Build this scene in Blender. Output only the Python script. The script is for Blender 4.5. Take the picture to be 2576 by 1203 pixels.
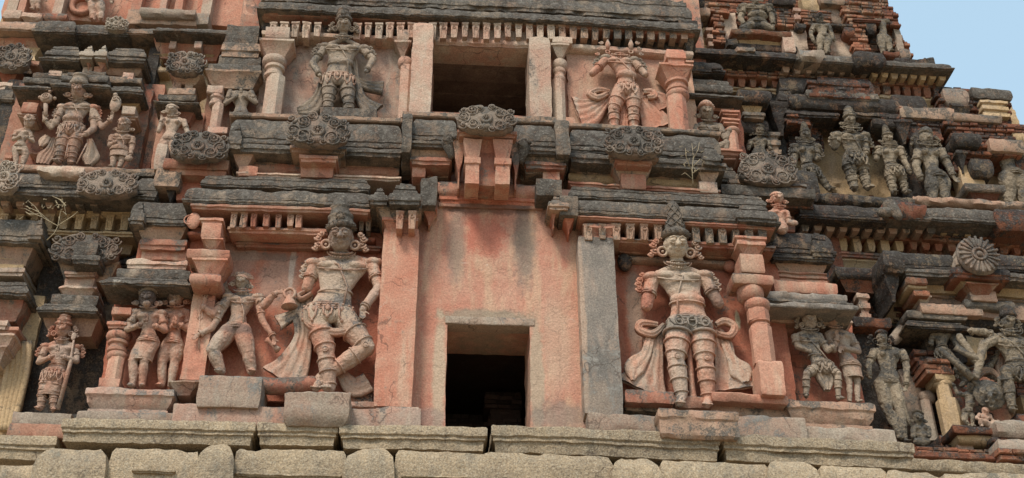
import bpy, math, random
import numpy as np
from mathutils import Vector, Matrix
random.seed(7); RNG = np.random.RandomState(11)
for o in list(bpy.data.objects): bpy.data.objects.remove(o)
SC = bpy.context.scene
COL = SC.collection
# ---------------------------------------------------------------- camera
CAMP = np.array([0.0, 0.0, 1.6]); FPX = 3000.0
_p, _y, _r = map(math.radians, (32.0, 4.0, -0.3))
_f = np.array([math.sin(_y)*math.cos(_p), math.cos(_y)*math.cos(_p), math.sin(_p)])
_r0 = np.array([math.cos(_y), -math.sin(_y), 0.0]); _u0 = np.cross(_r0, _f)
_R = _r0*math.cos(_r)+_u0*math.sin(_r); _U = -_r0*math.sin(_r)+_u0*math.cos(_r)
cd = bpy.data.cameras.new('camera'); cam = bpy.data.objects.new('camera', cd); COL.objects.link(cam)
cd.sensor_width = 36; cd.lens = FPX/2576*36; cd.clip_end = 2000; cd.clip_start = .1
cam.matrix_world = Matrix(((_R[0], _U[0], -_f[0], CAMP[0]), (_R[1], _U[1], -_f[1], CAMP[1]), (_R[2], _U[2], -_f[2], CAMP[2]), (0, 0, 0, 1)))
SC.camera = cam
# ---------------------------------------------------------------- light
SUN_EL, SUN_AZ = 52, -30          # azimuth measured from straight behind the camera, negative = from the left
w = bpy.data.worlds.new("World"); SC.world = w; w.use_nodes = True
nt = w.node_tree; bg = nt.nodes['Background']; bg.inputs[1].default_value = SKY_STRENGTH = .12
sky = nt.nodes.new('ShaderNodeTexSky'); sky.sky_type = 'NISHITA'; sky.sun_disc = False
sky.sun_elevation = math.radians(SUN_EL); sky.air_density = 1.0; sky.dust_density = 3.0; sky.ozone_density = 1.0
mxs = nt.nodes.new('ShaderNodeMix'); mxs.data_type = 'RGBA'; mxs.inputs[0].default_value = .62; mxs.inputs[7].default_value = (3.6, 5.1, 6.1, 1)   # thin high haze whitening the blue
nt.links.new(sky.outputs[0], mxs.inputs[6]); nt.links.new(mxs.outputs[2], bg.inputs[0])
sd = bpy.data.lights.new('sun', 'SUN'); sun = bpy.data.objects.new('sun', sd); COL.objects.link(sun)
sd.energy = 2.0; sd.angle = math.radians(14); sd.color = (1, .94, .85)
_a = math.radians(SUN_AZ); _e = math.radians(SUN_EL)
sdir = Vector((math.sin(_a)*math.cos(_e), -math.cos(_a)*math.cos(_e), math.sin(_e)))   # towards the sun
sun.rotation_euler = sdir.to_track_quat('Z', 'Y').to_euler()
sky.sun_rotation = math.atan2(sdir.x, sdir.y)
SC.view_settings.view_transform = 'Standard'; SC.view_settings.look = 'None'
SC.view_settings.exposure = .62; SC.view_settings.gamma = 1
SC.cycles.max_bounces = 5; SC.cycles.diffuse_bounces = 3
# ---------------------------------------------------------------- measuring helpers
FR = [0.0, 0.0, 1.0]                       # current measuring frame (offset x, offset y, scale)
def frame(ox, oy, s): FR[:] = [ox, oy, s]
F0 = (0, 0, 1)
def sag(x): return -.028*np.maximum(0, np.asarray(x)-2.0)
def W(px, py, Y):
    px = FR[0]+px*FR[2]; py = FR[1]+py*FR[2]
    d = _f*FPX+_R*(px-1288)+_U*(601.5-py); q = d*(Y/d[1])+CAMP
    return q[0], q[2]-float(sag(q[0]))
def mpp(px, py, Y):                        # metres per measured unit at that depth
    a = W(px-5, py, Y); b = W(px+5, py, Y); return (b[0]-a[0])/10
# ---------------------------------------------------------------- noise
def _h(i, s):
    n = (i[..., 0]*73856093) ^ (i[..., 1]*19349663) ^ (i[..., 2]*83492791) ^ (s*2654435)
    n = (n ^ (n >> 13))*1274126177 & 0x7fffffff
    return ((n ^ (n >> 16)) & 0xffff)/65535.0
def vn(p, s=0):
    i = np.floor(p).astype(np.int64); f = p-i; f = f*f*(3-2*f); r = 0
    for a in (0, 1):
        for b in (0, 1):
            for c in (0, 1):
                wt = (f[..., 0] if a else 1-f[..., 0])*(f[..., 1] if b else 1-f[..., 1])*(f[..., 2] if c else 1-f[..., 2])
                r = r+wt*_h(i+np.array([a, b, c]), s)
    return r
def vn3(p, s=0): return np.stack([vn(p, s+k) for k in (1, 2, 3)], -1)-.5
# ---------------------------------------------------------------- mesh collector
class M:
    def __init__(s): s.v = []; s.f = []; s.n = 0
    def add(s, v, f):
        v = np.asarray(v, float).reshape(-1, 3); s.v.append(v); s.f += [tuple(i+s.n for i in q) for q in f]; s.n += len(v); return s
    def grid(s, V, cu=False, cv=False):    # V[a][b] 3-vectors
        V = np.asarray(V); a, b = V.shape[:2]; f = []
        for i in range(a if cu else a-1):
            for j in range(b if cv else b-1):
                i2 = (i+1) % a; j2 = (j+1) % b
                f.append((i*b+j, i*b+j2, i2*b+j2, i2*b+j))
        s.add(V.reshape(-1, 3), f); return s
ORG = {}
def link(name, me, mat, parent, origin):
    o = bpy.data.objects.new(name, me); COL.objects.link(o)
    po = ORG[parent.name] if parent else np.zeros(3)
    o.location = origin-po
    if parent: o.parent = parent
    ORG[o.name] = np.array(origin)
    if mat: me.materials.clear(); me.materials.append(MAT[mat])
    return o
def done(name, m, mat, parent, smooth=True, rough=0, rs=9, bend=True, ang=None):
    v = np.concatenate(m.v); me = bpy.data.meshes.new(name)
    if rough: v = v+vn3(v*rs, 5)*rough*2
    if bend: v = v.copy(); v[:, 2] += sag(v[:, 0])
    org = np.array([(v[:, 0].min()+v[:, 0].max())/2, (v[:, 1].min()+v[:, 1].max())/2, v[:, 2].min()])
    me.from_pydata((v-org).tolist(), [], m.f); me.update()
    if smooth: me.polygons.foreach_set('use_smooth', [True]*len(me.polygons))
    if smooth and ang: me.set_sharp_from_angle(angle=math.radians(ang))
    return link(name, me, mat, parent, org)
def empty(name, x, y, z, label=None, cat=None, parent=None, group=None):
    o = bpy.data.objects.new(name, None); COL.objects.link(o); o.empty_display_size = .2
    org = np.array([x, y, z+float(sag(x))]); o.location = org-(ORG[parent.name] if parent else 0)
    if parent: o.parent = parent
    ORG[o.name] = org; tag(o, label, cat, group); return o
def tag(o, label=None, cat=None, group=None, kind=None):
    for k, val in (('label', label), ('category', cat), ('group', group), ('kind', kind)):
        if val: o[k] = val
    return o
# ---------------------------------------------------------------- primitives
def nrm(a): a = np.asarray(a, float); return a/max(1e-9, np.linalg.norm(a))
def basis(ax):
    ax = nrm(ax); t = np.array([0, 1, 0]) if abs(ax[1]) < .9 else np.array([1, 0, 0])
    a = nrm(np.cross(t, ax)); return a, np.cross(ax, a), ax
def sph(m, c, r, B=None, n=12):
    r = np.ones(3)*r; B = np.eye(3) if B is None else np.asarray(B)
    th = np.linspace(0, math.pi, n//2+2)[:, None]; ph = np.linspace(0, 2*math.pi, n, endpoint=False)[None]
    V = np.stack([np.sin(th)*np.cos(ph), np.sin(th)*np.sin(ph), np.cos(th)+0*ph], -1)*r
    m.grid(V@B+np.asarray(c), cv=True); return m
def cap(m, a, ra, b, rb, n=12):
    a = np.asarray(a, float); b = np.asarray(b, float); e1, e2, ax = basis(b-a); ph = np.linspace(0, 2*math.pi, n, endpoint=False)
    rows = []
    for c, r, t0, t1 in ((a, ra, -math.pi/2, 0), (b, rb, 0, math.pi/2)):
        for t in np.linspace(t0, t1, 4):
            rows.append(c+ax*r*math.sin(t)+(np.cos(ph)[:, None]*e1+np.sin(ph)[:, None]*e2)*max(1e-4, r*math.cos(t)))
    m.grid(rows, cv=True); return m
def tube(m, pts, r, n=6, sy=1.0):
    pts = np.asarray(pts, float); k = len(pts); r = np.ones(k)*r
    ph = np.linspace(0, 2*math.pi, n, endpoint=False); rows = []
    for i in range(k):
        t = pts[min(k-1, i+1)]-pts[max(0, i-1)]; e1, e2, _ = basis(t)
        rows.append(pts[i]+(np.cos(ph)[:, None]*e1+np.sin(ph)[:, None]*e2*sy)*r[i])
    rows = [np.repeat(pts[:1], n, 0)]+rows+[np.repeat(pts[-1:], n, 0)]
    m.grid(rows, cv=True); return m
def torus(m, c, ax, R, r, n=20, k=6, sy=1.0, e=None):
    e1, e2, ax = basis(ax) if e is None else e
    ph = np.linspace(0, 2*math.pi, n, endpoint=False); th = np.linspace(0, 2*math.pi, k, endpoint=False); rows = []
    for p in ph:
        d = math.cos(p)*e1+math.sin(p)*e2*sy
        rows.append([np.asarray(c)+d*(R+r*math.cos(t))+ax*r*1.1*math.sin(t) for t in th])
    m.grid(rows, cu=True, cv=True); return m
def lathe(m, a, b, prof, n=16, sq=1.0, cut=0):
    a = np.asarray(a, float); b = np.asarray(b, float); e1, e2, _ = basis(b-a)
    ph = np.linspace(0, 2*math.pi, n, endpoint=False)+math.pi/n
    rows = [a+(b-a)*t+(np.cos(ph)[:, None]*e1+np.sin(ph)[:, None]*e2*sq)*r for t, r in [(prof[0][0], 1e-4)]+list(prof)+[(prof[-1][0], 1e-4)]]
    m.grid(rows, cv=True); return m
def spiral(m, c, R, r, turns=1.6, s=1, a0=0, dome=.0):
    k = int(10*turns)+3; t = np.linspace(0, 1, k); a = a0+s*t*turns*2*math.pi; rr = R*(1-t*.85)
    P = np.stack([c[0]+rr*np.cos(a), c[1]-dome*t, c[2]+rr*np.sin(a)], -1)
    tube(m, P, r*(1-.35*t), 5); sph(m, P[-1], r*1.25, n=6); return m
def crossbox(m, x0, x1, y0, y1, z0, z1): 
    m.add([(x, y, z) for x in (x0, x1) for y in (y0, y1) for z in (z0, z1)], [(0, 1, 3, 2), (4, 6, 7, 5), (0, 4, 5, 1), (2, 3, 7, 6), (0, 2, 6, 4), (1, 5, 7, 3)]); return m
# ---------------------------------------------------------------- moulded block: the workhorse of the masonry
PR = dict(
 box=[(0, 3), (.04, .5), (.1, 0), (.92, 0), (1, 2)],
 slab=[(0, 3), (.15, 0), (.8, 0), (1, 3)],
 roll=[(0, 26), (.06, 15), (.25, 6), (.42, 2), (.6, 0), (.72, 1), (.74, 5), (.79, 5), (.8, -4), (.88, -6), (.93, -5), (.94, -1), (1, -1)],
 eave=[(0, 26), (.14, 24), (.16, 17), (.3, 15), (.33, 19), (.38, 12), (.55, 9), (.58, 4), (.74, 0), (.86, 0), (.88, 4), (1, 4)],
 cap=[(0, 2), (.08, 0), (.3, 0), (.36, 5), (.6, 11), (.85, 17), (1, 19)],
 flare=[(0, 0), (.12, 0), (.18, 5), (.5, 12), (.8, 22), (1, 24)],
 ped=[(0, 3), (.06, 0), (.3, 0), (.36, 6), (.6, 9), (.75, 20), (.82, 22), (.85, 14), (1, 14)],
 ledge=[(0, 3), (.08, 0), (.4, 0), (.46, 5), (.58, 4), (.62, 9), (1, 11)],
 bands=[(0, 4), (.06, 0), (.2, 0), (.24, 7), (.36, 7), (.4, 2), (.6, 2), (.64, 9), (.76, 9), (.8, 3), (1, 3)],
 lip=[(0, 4), (.2, 0), (.6, 0), (.66, 4), (1, 5)],
 round=[(0, 10), (.1, 5), (.25, 1), (.5, 0), (.75, 1), (.9, 5), (1, 10)],
 ogee=[(0, 9), (.1, 3), (.3, 0), (.5, 1), (.7, 8), (.8, 10), (.85, 4), (1, 4)],
)
def blkmesh(m, x0, x1, y0, y1, Y, prof='box', d=.5, amp=.012, step=.06, ps=1.0, taper=0):
    ym = (y0+y1)/2; xm = (x0+x1)/2
    X0 = W(x0, ym, Y)[0]; X1 = W(x1, ym, Y)[0]; ZT = W(xm, y0, Y)[1]; ZB = W(xm, y1, Y)[1]
    if X1 < X0+.03: X1 = X0+.03
    k = mpp(xm, ym, Y)/FR[2]*ps; pf = PR[prof] if isinstance(prof, str) else prof
    mx = (X1-X0)*.45/k
    rings = []
    for i in range(len(pf)-1):
        (t0, o0), (t1, o1) = pf[i], pf[i+1]; L = max(abs(t1-t0)*(ZT-ZB), abs(o1-o0)*k); n = max(1, int(L/(step*1.4)))
        for j in range(n): q = j/n; rings.append((t0+(t1-t0)*q, o0+(o1-o0)*q))
    rings.append(pf[-1])
    nx = max(2, int((X1-X0)/step)); ny = max(2, int(min(d, 1.0)/.16))
    rows = []
    for t, o in rings:
        oo = min(o, mx)*k-taper*t; z = ZT+(ZB-ZT)*t; a, b, f = X0+oo, X1-oo, Y+min(o*k-taper*t*.5, d*.6); g = Y+d
        fx = np.linspace(a, b, nx+1); L = [(x, f, z) for x in fx]
        L += [(b, f+(g-f)*j/ny, z) for j in range(1, ny+1)]
        L += [(a, g-(g-f)*j/ny, z) for j in range(0, ny)]
        rows.append(L)
    V = np.array(rows); s0 = V.copy()
    V += vn3(s0*1.3, 3)*amp*.8+vn3(s0*7.0, 9)*amp*1.5+vn3(s0*15.0, 12)*amp*1.0
    # chipped arrises: pull the rim of the first and last rings in, unevenly
    for r in (0, 1, len(rows)-2, len(rows)-1):
        c = np.maximum(0, vn(s0[r]*3.3, 21)-.58)*amp*8
        V[r, :, 1] += c*.8; V[r, :, 2] += (-c if r < 2 else c)*.5
    nl = V.shape[1]; m.grid(V, cv=True)
    base = m.n-V.shape[0]*nl; lo = base+(V.shape[0]-1)*nl
    m.f.append(tuple(range(base, base+nl))[::-1]); m.f.append(tuple(range(lo, lo+nl)))
    return m
def B(name, x0, x1, y0, y1, Y, mat, prof='box', d=.5, parent=None, **k):
    return done(name, blkmesh(M(), x0, x1, y0, y1, Y, prof, d, **k), mat, parent or TOWER, ang=38)
def brickmesh(m, x0, x1, y0, y1, Y, d=.5, lip=.05, seed=1, miss=.0, ch=.095, out=0.0):
    """courses of worn brick, each course set in or out a little"""
    rg = random.Random(seed); ym = (y0+y1)/2; xm = (x0+x1)/2
    X0 = W(x0, ym, Y)[0]; X1 = W(x1, ym, Y)[0]; ZT = W(xm, y0, Y)[1]; ZB = W(xm, y1, Y)[1]
    z = ZB; row = 0; n = max(1, round((ZT-ZB)/ch)); h = (ZT-ZB)/n
    for row in range(n):
        co = rg.uniform(-lip, lip)*.8+out*(row/n); x = X0-co*.6-rg.random()*.12; xe = X1+co*.6
        while x < xe-.03:
            L = rg.uniform(.16, .30); x2 = min(x+L, xe)
            if rg.random() >= miss:
                f = Y-co-rg.uniform(-.018, .022); g = .006+rg.random()*.006
                a, b, zt, zb = x+g, x2-g, z+h-g*.8, z+g*.8
                e = .014
                P = []
                for (yy, q) in ((f, e), (f+e, 0), (Y+d, 0)):
                    for (xx, zz) in ((a+q, zb+q), (b-q, zb+q), (b-q, zt-q), (a+q, zt-q)):
                        P.append((xx+rg.uniform(-1, 1)*.006, yy+rg.uniform(-1, 1)*.007, zz+rg.uniform(-1, 1)*.005))
                fs = [(0, 1, 2, 3)]
                for r in (0, 4): fs += [(r+i, r+4+i, r+4+(i+1) % 4, r+(i+1) % 4) for i in range(4)]
                m.add(P, fs)
            x = x2
        z += h
    crossbox(m, X0+.02, X1-.02, Y+.035, Y+d, ZB+.01, ZT-.01)
    return m
def BR(name, x0, x1, y0, y1, Y, d=.5, mat='brick', parent=None, **k):
    return done(name, brickmesh(M(), x0, x1, y0, y1, Y, d, **k), mat, parent or TOWER, smooth=False)
# ---------------------------------------------------------------- materials
MAT = {}
def weather(name, A, Bc, Cc, lich=0.0, up=.7, streak=.5, dark=(.058, .051, .043), speck=.6, bump=.35, brick=False, fine=.35, grain=0, big=.55, pale=0, zones=(), crack=.55):
    mt = bpy.data.materials.new(name); MAT[name] = mt; mt.use_nodes = True; t = mt.node_tree; N = t.nodes; Lk = t.links.new
    bs = N['Principled BSDF']; bs.inputs['Roughness'].default_value = .92; bs.inputs['Specular IOR Level'].default_value = .18
    geo = N.new('ShaderNodeNewGeometry')
    def mapped(sc):
        mp = N.new('ShaderNodeVectorMath'); mp.operation = 'MULTIPLY'; Lk(geo.outputs['Position'], mp.inputs[0]); mp.inputs[1].default_value = sc; return mp.outputs[0]
    def noise(vec, sc, det=4, rough=.6, dist=0):
        n = N.new('ShaderNodeTexNoise'); n.inputs['Scale'].default_value = sc; n.inputs['Detail'].default_value = det
        n.inputs['Roughness'].default_value = rough; n.inputs['Distortion'].default_value = dist; Lk(vec, n.inputs['Vector']); return n.outputs[0]
    def math_(op, a, b=None, clamp=False):
        n = N.new('ShaderNodeMath'); n.operation = op; n.use_clamp = clamp
        for i, q in enumerate((a, b)):
            if q is None: continue
            if isinstance(q, (int, float)): n.inputs[i].default_value = q
            else: Lk(q, n.inputs[i])
        return n.outputs[0]
    def ramp(v, lo, hi):
        n = N.new('ShaderNodeMapRange'); n.interpolation_type = 'SMOOTHSTEP'; Lk(v, n.inputs[0]); n.inputs[1].default_value = lo; n.inputs[2].default_value = hi; return n.outputs[0]
    def mix(f, a, b, mode='MIX'):
        n = N.new('ShaderNodeMix'); n.data_type = 'RGBA'; n.blend_type = mode
        if isinstance(f, (int, float)): n.inputs[0].default_value = f
        else: Lk(f, n.inputs[0])
        for i, q in ((6, a), (7, b)):
            if isinstance(q, tuple): n.inputs[i].default_value = (*q[:3], 1)
            else: Lk(q, n.inputs[i])
        return n.outputs[2]
    pos = geo.outputs['Position']; st = mapped((1.0, 1.0, .22))
    nb = noise(pos, 1.1, 5, .62, .4); ns = noise(st, 3.6, 5, .62, .2); nm = noise(pos, 6.5, 5, .7); nf = noise(pos, 34, 3, .7)
    c = mix(ramp(nb, .36, .64), A, Bc)
    c = mix(math_('MULTIPLY', ramp(ns, .46, .68), streak), c, Cc)
    c = mix(math_('MULTIPLY', ramp(nm, .5, .78), .35), c, Cc)
    if brick:
        ri = geo.outputs['Random Per Island']
        hv = N.new('ShaderNodeMapRange'); Lk(ri, hv.inputs[0]); hv.inputs[3].default_value = .55; hv.inputs[4].default_value = 1.35
        cm = N.new('ShaderNodeVectorMath'); cm.operation = 'SCALE'; Lk(c, cm.inputs[0]); Lk(hv.outputs[0], cm.inputs['Scale']); c = cm.outputs[0]
    if zones:          # stains, worn patches and darker and paler bands, each fixed at one place
        sp = N.new('ShaderNodeSeparateXYZ'); Lk(pos, sp.inputs[0])
        for zn in zones:
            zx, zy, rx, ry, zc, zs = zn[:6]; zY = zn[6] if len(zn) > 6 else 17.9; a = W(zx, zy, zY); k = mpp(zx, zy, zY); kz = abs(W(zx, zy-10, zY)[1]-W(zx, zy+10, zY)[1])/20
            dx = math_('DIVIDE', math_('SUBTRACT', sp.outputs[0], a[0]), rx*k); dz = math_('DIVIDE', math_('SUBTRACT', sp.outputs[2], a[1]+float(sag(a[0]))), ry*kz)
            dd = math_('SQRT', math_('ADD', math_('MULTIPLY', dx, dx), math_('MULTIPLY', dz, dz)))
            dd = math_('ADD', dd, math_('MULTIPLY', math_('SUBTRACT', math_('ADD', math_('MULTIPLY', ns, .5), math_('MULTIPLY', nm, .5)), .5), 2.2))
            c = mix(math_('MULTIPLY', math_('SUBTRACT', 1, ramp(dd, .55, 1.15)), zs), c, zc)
    oi = N.new('ShaderNodeObjectInfo'); ov = N.new('ShaderNodeMapRange'); Lk(oi.outputs['Random'], ov.inputs[0]); ov.inputs[3].default_value = .84; ov.inputs[4].default_value = 1.1
    cm = N.new('ShaderNodeVectorMath'); cm.operation = 'SCALE'; Lk(c, cm.inputs[0]); Lk(ov.outputs[0], cm.inputs['Scale']); c = cm.outputs[0]
    sc = N.new('ShaderNodeMapRange'); Lk(nf, sc.inputs[0]); sc.inputs[1].default_value = .25; sc.inputs[2].default_value = .75
    sc.inputs[3].default_value = 1-fine; sc.inputs[4].default_value = 1+fine
    cm = N.new('ShaderNodeVectorMath'); cm.operation = 'SCALE'; Lk(c, cm.inputs[0]); Lk(sc.outputs[0], cm.inputs['Scale']); c = cm.outputs[0]
    if grain:
        vo = N.new('ShaderNodeTexVoronoi'); vo.inputs['Scale'].default_value = 55; Lk(pos, vo.inputs['Vector'])
        gr = N.new('ShaderNodeSeparateColor'); Lk(vo.outputs['Color'], gr.inputs[0])
        c = mix(math_('MULTIPLY', ramp(gr.outputs[0], .62, .9), grain), c, (.07, .06, .05)); c = mix(math_('MULTIPLY', ramp(gr.outputs[1], .7, .95), grain), c, (.62, .55, .42))
    sx = N.new('ShaderNodeSeparateXYZ'); Lk(geo.outputs['Normal'], sx.inputs[0])
    upm = math_('MULTIPLY', math_('MAXIMUM', sx.outputs[2], -.25), up)
    l = math_('ADD', math_('ADD', upm, lich), math_('MULTIPLY', math_('SUBTRACT', nb, .5), big*2.6))
    l = math_('ADD', l, math_('MULTIPLY', math_('SUBTRACT', ns, .5), 1.5)); l = math_('ADD', l, math_('MULTIPLY', math_('SUBTRACT', nm, .5), 1.7))
    l = math_('ADD', l, math_('MULTIPLY', math_('SUBTRACT', nf, .5), 1.5))
    mask = ramp(l, .28, .72)
    dk = mix(ramp(nm, .4, .7), dark, tuple(min(1, q*2.6) for q in dark))
    dk = mix(math_('MULTIPLY', ramp(noise(pos, 19, 5, .8), .52, .66), speck), dk, (.25, .225, .185)); dk = mix(math_('MULTIPLY', ramp(noise(pos, 9, 5, .8, .5), .62, .7), speck*.6), dk, (.42, .38, .31))
    c = mix(math_('MULTIPLY', mask, .93), c, dk)
    if crack:
        wv = N.new('ShaderNodeVectorMath'); wv.operation = 'ADD'; nz_ = N.new('ShaderNodeTexNoise'); nz_.inputs['Scale'].default_value = 3; nz_.inputs['Detail'].default_value = 4; Lk(pos, nz_.inputs['Vector'])
        sv = N.new('ShaderNodeVectorMath'); sv.operation = 'SCALE'; Lk(nz_.outputs['Color'], sv.inputs[0]); sv.inputs['Scale'].default_value = .5; Lk(pos, wv.inputs[0]); Lk(sv.outputs[0], wv.inputs[1])
        vr = N.new('ShaderNodeTexVoronoi'); vr.feature = 'DISTANCE_TO_EDGE'; vr.inputs['Scale'].default_value = 1.15; Lk(wv.outputs[0], vr.inputs['Vector'])
        ck = math_('MULTIPLY', math_('SUBTRACT', 1, ramp(vr.outputs['Distance'], .004, .016)), ramp(nb, .46, .56)); c = mix(math_('MULTIPLY', ck, crack), c, (.07, .05, .04))
    if pale: c = mix(math_('MULTIPLY', ramp(noise(pos, 2.3, 6, .75, .6), .63, .69), pale), c, (.66, .6, .5))
    Lk(c, bs.inputs['Base Color'])
    bh = math_('ADD', math_('MULTIPLY', nm, 1.2), math_('MULTIPLY', nf, .45))
    bp = N.new('ShaderNodeBump'); bp.inputs['Strength'].default_value = bump; bp.inputs['Distance'].default_value = .05; Lk(bh, bp.inputs['Height']); Lk(bp.outputs[0], bs.inputs['Normal'])
    return mt
G1 = (.21, .175, .14); CRM = (.50, .40, .28)
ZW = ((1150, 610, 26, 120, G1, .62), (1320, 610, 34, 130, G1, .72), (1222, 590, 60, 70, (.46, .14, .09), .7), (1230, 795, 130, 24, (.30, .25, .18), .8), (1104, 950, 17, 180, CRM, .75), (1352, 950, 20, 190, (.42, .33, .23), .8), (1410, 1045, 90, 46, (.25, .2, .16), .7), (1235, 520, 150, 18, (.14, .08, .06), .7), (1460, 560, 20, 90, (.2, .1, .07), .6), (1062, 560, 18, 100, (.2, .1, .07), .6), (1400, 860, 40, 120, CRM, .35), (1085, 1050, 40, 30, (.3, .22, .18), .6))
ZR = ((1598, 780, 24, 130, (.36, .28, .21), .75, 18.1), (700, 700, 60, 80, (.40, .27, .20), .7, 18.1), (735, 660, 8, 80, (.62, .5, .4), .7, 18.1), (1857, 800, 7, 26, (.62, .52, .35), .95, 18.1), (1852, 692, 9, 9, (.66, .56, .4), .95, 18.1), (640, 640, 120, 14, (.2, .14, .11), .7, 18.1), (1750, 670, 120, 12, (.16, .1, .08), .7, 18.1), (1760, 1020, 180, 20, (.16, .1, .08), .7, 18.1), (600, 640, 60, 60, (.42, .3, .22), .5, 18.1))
ZS = ((858, 594, 40, 52, (.16, .13, .105), .6, 17.6), (850, 690, 62, 58, (.50, .38, .28), .85, 17.7), (820, 775, 74, 44, (.48, .37, .27), .8, 17.6), (945, 740, 26, 40, (.46, .33, .25), .7, 17.6), (1700, 618, 42, 58, (.50, .40, .29), .9, 17.6), (1705, 700, 66, 52, (.44, .35, .26), .85, 17.7), (1720, 820, 80, 30, (.25, .225, .185), .85, 17.7), (1700, 930, 36, 90, (.5, .37, .28), .6, 17.7), (1625, 750, 26, 30, (.36, .13, .085), .7, 17.7), (1800, 750, 26, 40, (.2, .13, .1), .7, 17.7), (605, 715, 50, 40, (.44, .34, .25), .7, 17.8), (598, 830, 60, 14, (.16, .12, .1), .7, 17.8), (185, 880, 50, 60, (.46, .37, .29), .7, 18.4), (370, 750, 40, 34, (.10, .08, .07), .9, 17.9), (440, 750, 34, 30, (.14, .09, .07), .7, 18.2), (365, 820, 24, 20, (.12, .1, .08), .6, 17.9))
PK = (.48, .235, .16); RD = (.40, .14, .085); CR = (.54, .40, .28); OC = (.46, .31, .17); GY = (.27, .235, .19)
weather('pink_plaster', (.50, .26, .175), (.47, .195, .125), CR, lich=-.1, up=.8, streak=.6, big=.75, bump=.4, fine=.3, pale=.3)
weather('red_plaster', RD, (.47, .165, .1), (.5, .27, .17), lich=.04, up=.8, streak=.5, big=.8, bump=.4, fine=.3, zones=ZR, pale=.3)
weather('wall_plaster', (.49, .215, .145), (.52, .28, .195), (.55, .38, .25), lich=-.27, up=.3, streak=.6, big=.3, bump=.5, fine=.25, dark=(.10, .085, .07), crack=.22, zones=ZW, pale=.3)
weather('stained_plaster', (.43, .22, .145), (.36, .14, .09), CR, lich=.26, up=.6, streak=.5, big=.6, bump=.35)
weather('cream_plaster', (.50, .37, .27), (.49, .27, .19), (.52, .43, .33), lich=.06, up=.6, streak=.6, big=.7, bump=.5, grain=.1)
weather('ochre_plaster', OC, (.52, .36, .2), CR, lich=.0, up=.7, streak=.5, big=.5, bump=.45, pale=.2)
weather('lichen_stone', (.27, .21, .155), (.25, .165, .115), (.40, .33, .25), lich=.64, up=.35, streak=.5, big=.5, bump=.9, speck=.85, fine=.5, pale=.35)
weather('mid_lichen', (.42, .25, .17), (.36, .25, .17), CR, lich=.42, up=.5, streak=.5, big=.7, bump=.5)
weather('black_stone_and_shade', (.2, .15, .1), (.25, .13, .08), OC, lich=.72, up=.2, streak=.3, dark=(.022, .021, .02), speck=.4, big=.5, bump=.8)  # blackened stone; also the painted shade behind the bracket friezes
weather('grey_stone', (.33, .26, .195), (.38, .25, .18), (.42, .36, .28), lich=.14, up=.5, streak=.4, big=.8, bump=.4, grain=.18, dark=(.09, .085, .075))
weather('grey_pilaster', (.27, .225, .185), (.17, .15, .13), (.44, .32, .24), lich=.2, up=.3, streak=.7, big=.8, bump=.35, grain=.15, dark=(.12, .11, .095), zones=((1468, 830, 9, 260, (.5, .34, .24), .8, 17.6), (1500, 1010, 60, 60, (.36, .27, .2), .6, 17.6), (1515, 600, 60, 22, (.10, .08, .065), .7, 17.6)))
weather('granite', (.42, .315, .20), (.33, .25, .165), (.27, .225, .165), lich=-.02, up=.35, streak=.5, big=.8, bump=.75, grain=.28, fine=.5, dark=(.09, .08, .06))
weather('brick', (.30, .115, .065), (.34, .15, .085), (.46, .34, .22), lich=.38, up=.8, streak=.65, brick=True, big=.7, bump=.8, dark=(.03, .028, .026), crack=0)
weather('dark_brick', (.20, .075, .045), (.27, .11, .06), (.35, .25, .16), lich=.5, up=.6, streak=.3, brick=True, big=.7, bump=.8, dark=(.022, .021, .02), crack=0)
weather('pink_statue', (.50, .225, .145), (.5, .33, .235), (.57, .46, .35), lich=.06, up=.5, streak=.8, big=.75, bump=.7, fine=.3, dark=(.075, .065, .058), zones=ZS, crack=0)
weather('cream_statue', (.45, .33, .24), (.45, .26, .18), (.48, .39, .30), lich=.12, up=.4, streak=.5, big=.5, bump=.7, fine=.3, dark=(.075, .065, .058), crack=0)
weather('grey_statue', (.36, .27, .195), (.29, .22, .165), (.46, .37, .27), lich=.3, up=.4, streak=.5, big=.6, bump=.7, fine=.35, dark=(.06, .054, .048), crack=0)
weather('worn_statue', (.31, .24, .165), (.25, .20, .145), (.40, .32, .23), lich=.44, up=.6, streak=.5, big=.75, bump=.9, fine=.45, dark=(.04, .037, .033), crack=0)
weather('crest_stone', (.30, .235, .18), (.29, .19, .14), (.42, .35, .27), lich=.5, up=.3, streak=.3, big=.5, bump=.5, dark=(.055, .049, .042), speck=.7, crack=0)
weather('faded_wall', (.40, .30, .235), (.45, .25, .175), (.5, .4, .3), lich=.12, up=.5, streak=.7, big=.7, bump=.4, dark=(.09, .08, .07))
weather('pale_panel', (.52, .31, .21), (.50, .25, .17), (.55, .4, .28), lich=-.1, up=.5, streak=.5, big=.6, bump=.35, pale=.2)
weather('old_wood', (.22, .14, .10), (.16, .10, .075), (.3, .21, .15), lich=-.2, up=0, streak=.5, bump=.3)
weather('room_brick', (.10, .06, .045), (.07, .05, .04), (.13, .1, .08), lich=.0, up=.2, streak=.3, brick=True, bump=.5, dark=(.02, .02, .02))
weather('dry_stem', (.42, .33, .2), (.36, .28, .18), (.5, .42, .3), lich=-.4, up=0)
weather('earth', (.30, .23, .15), (.26, .2, .13), (.34, .27, .19), lich=-.4, up=0, fine=.3)
TOWER = None
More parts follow.
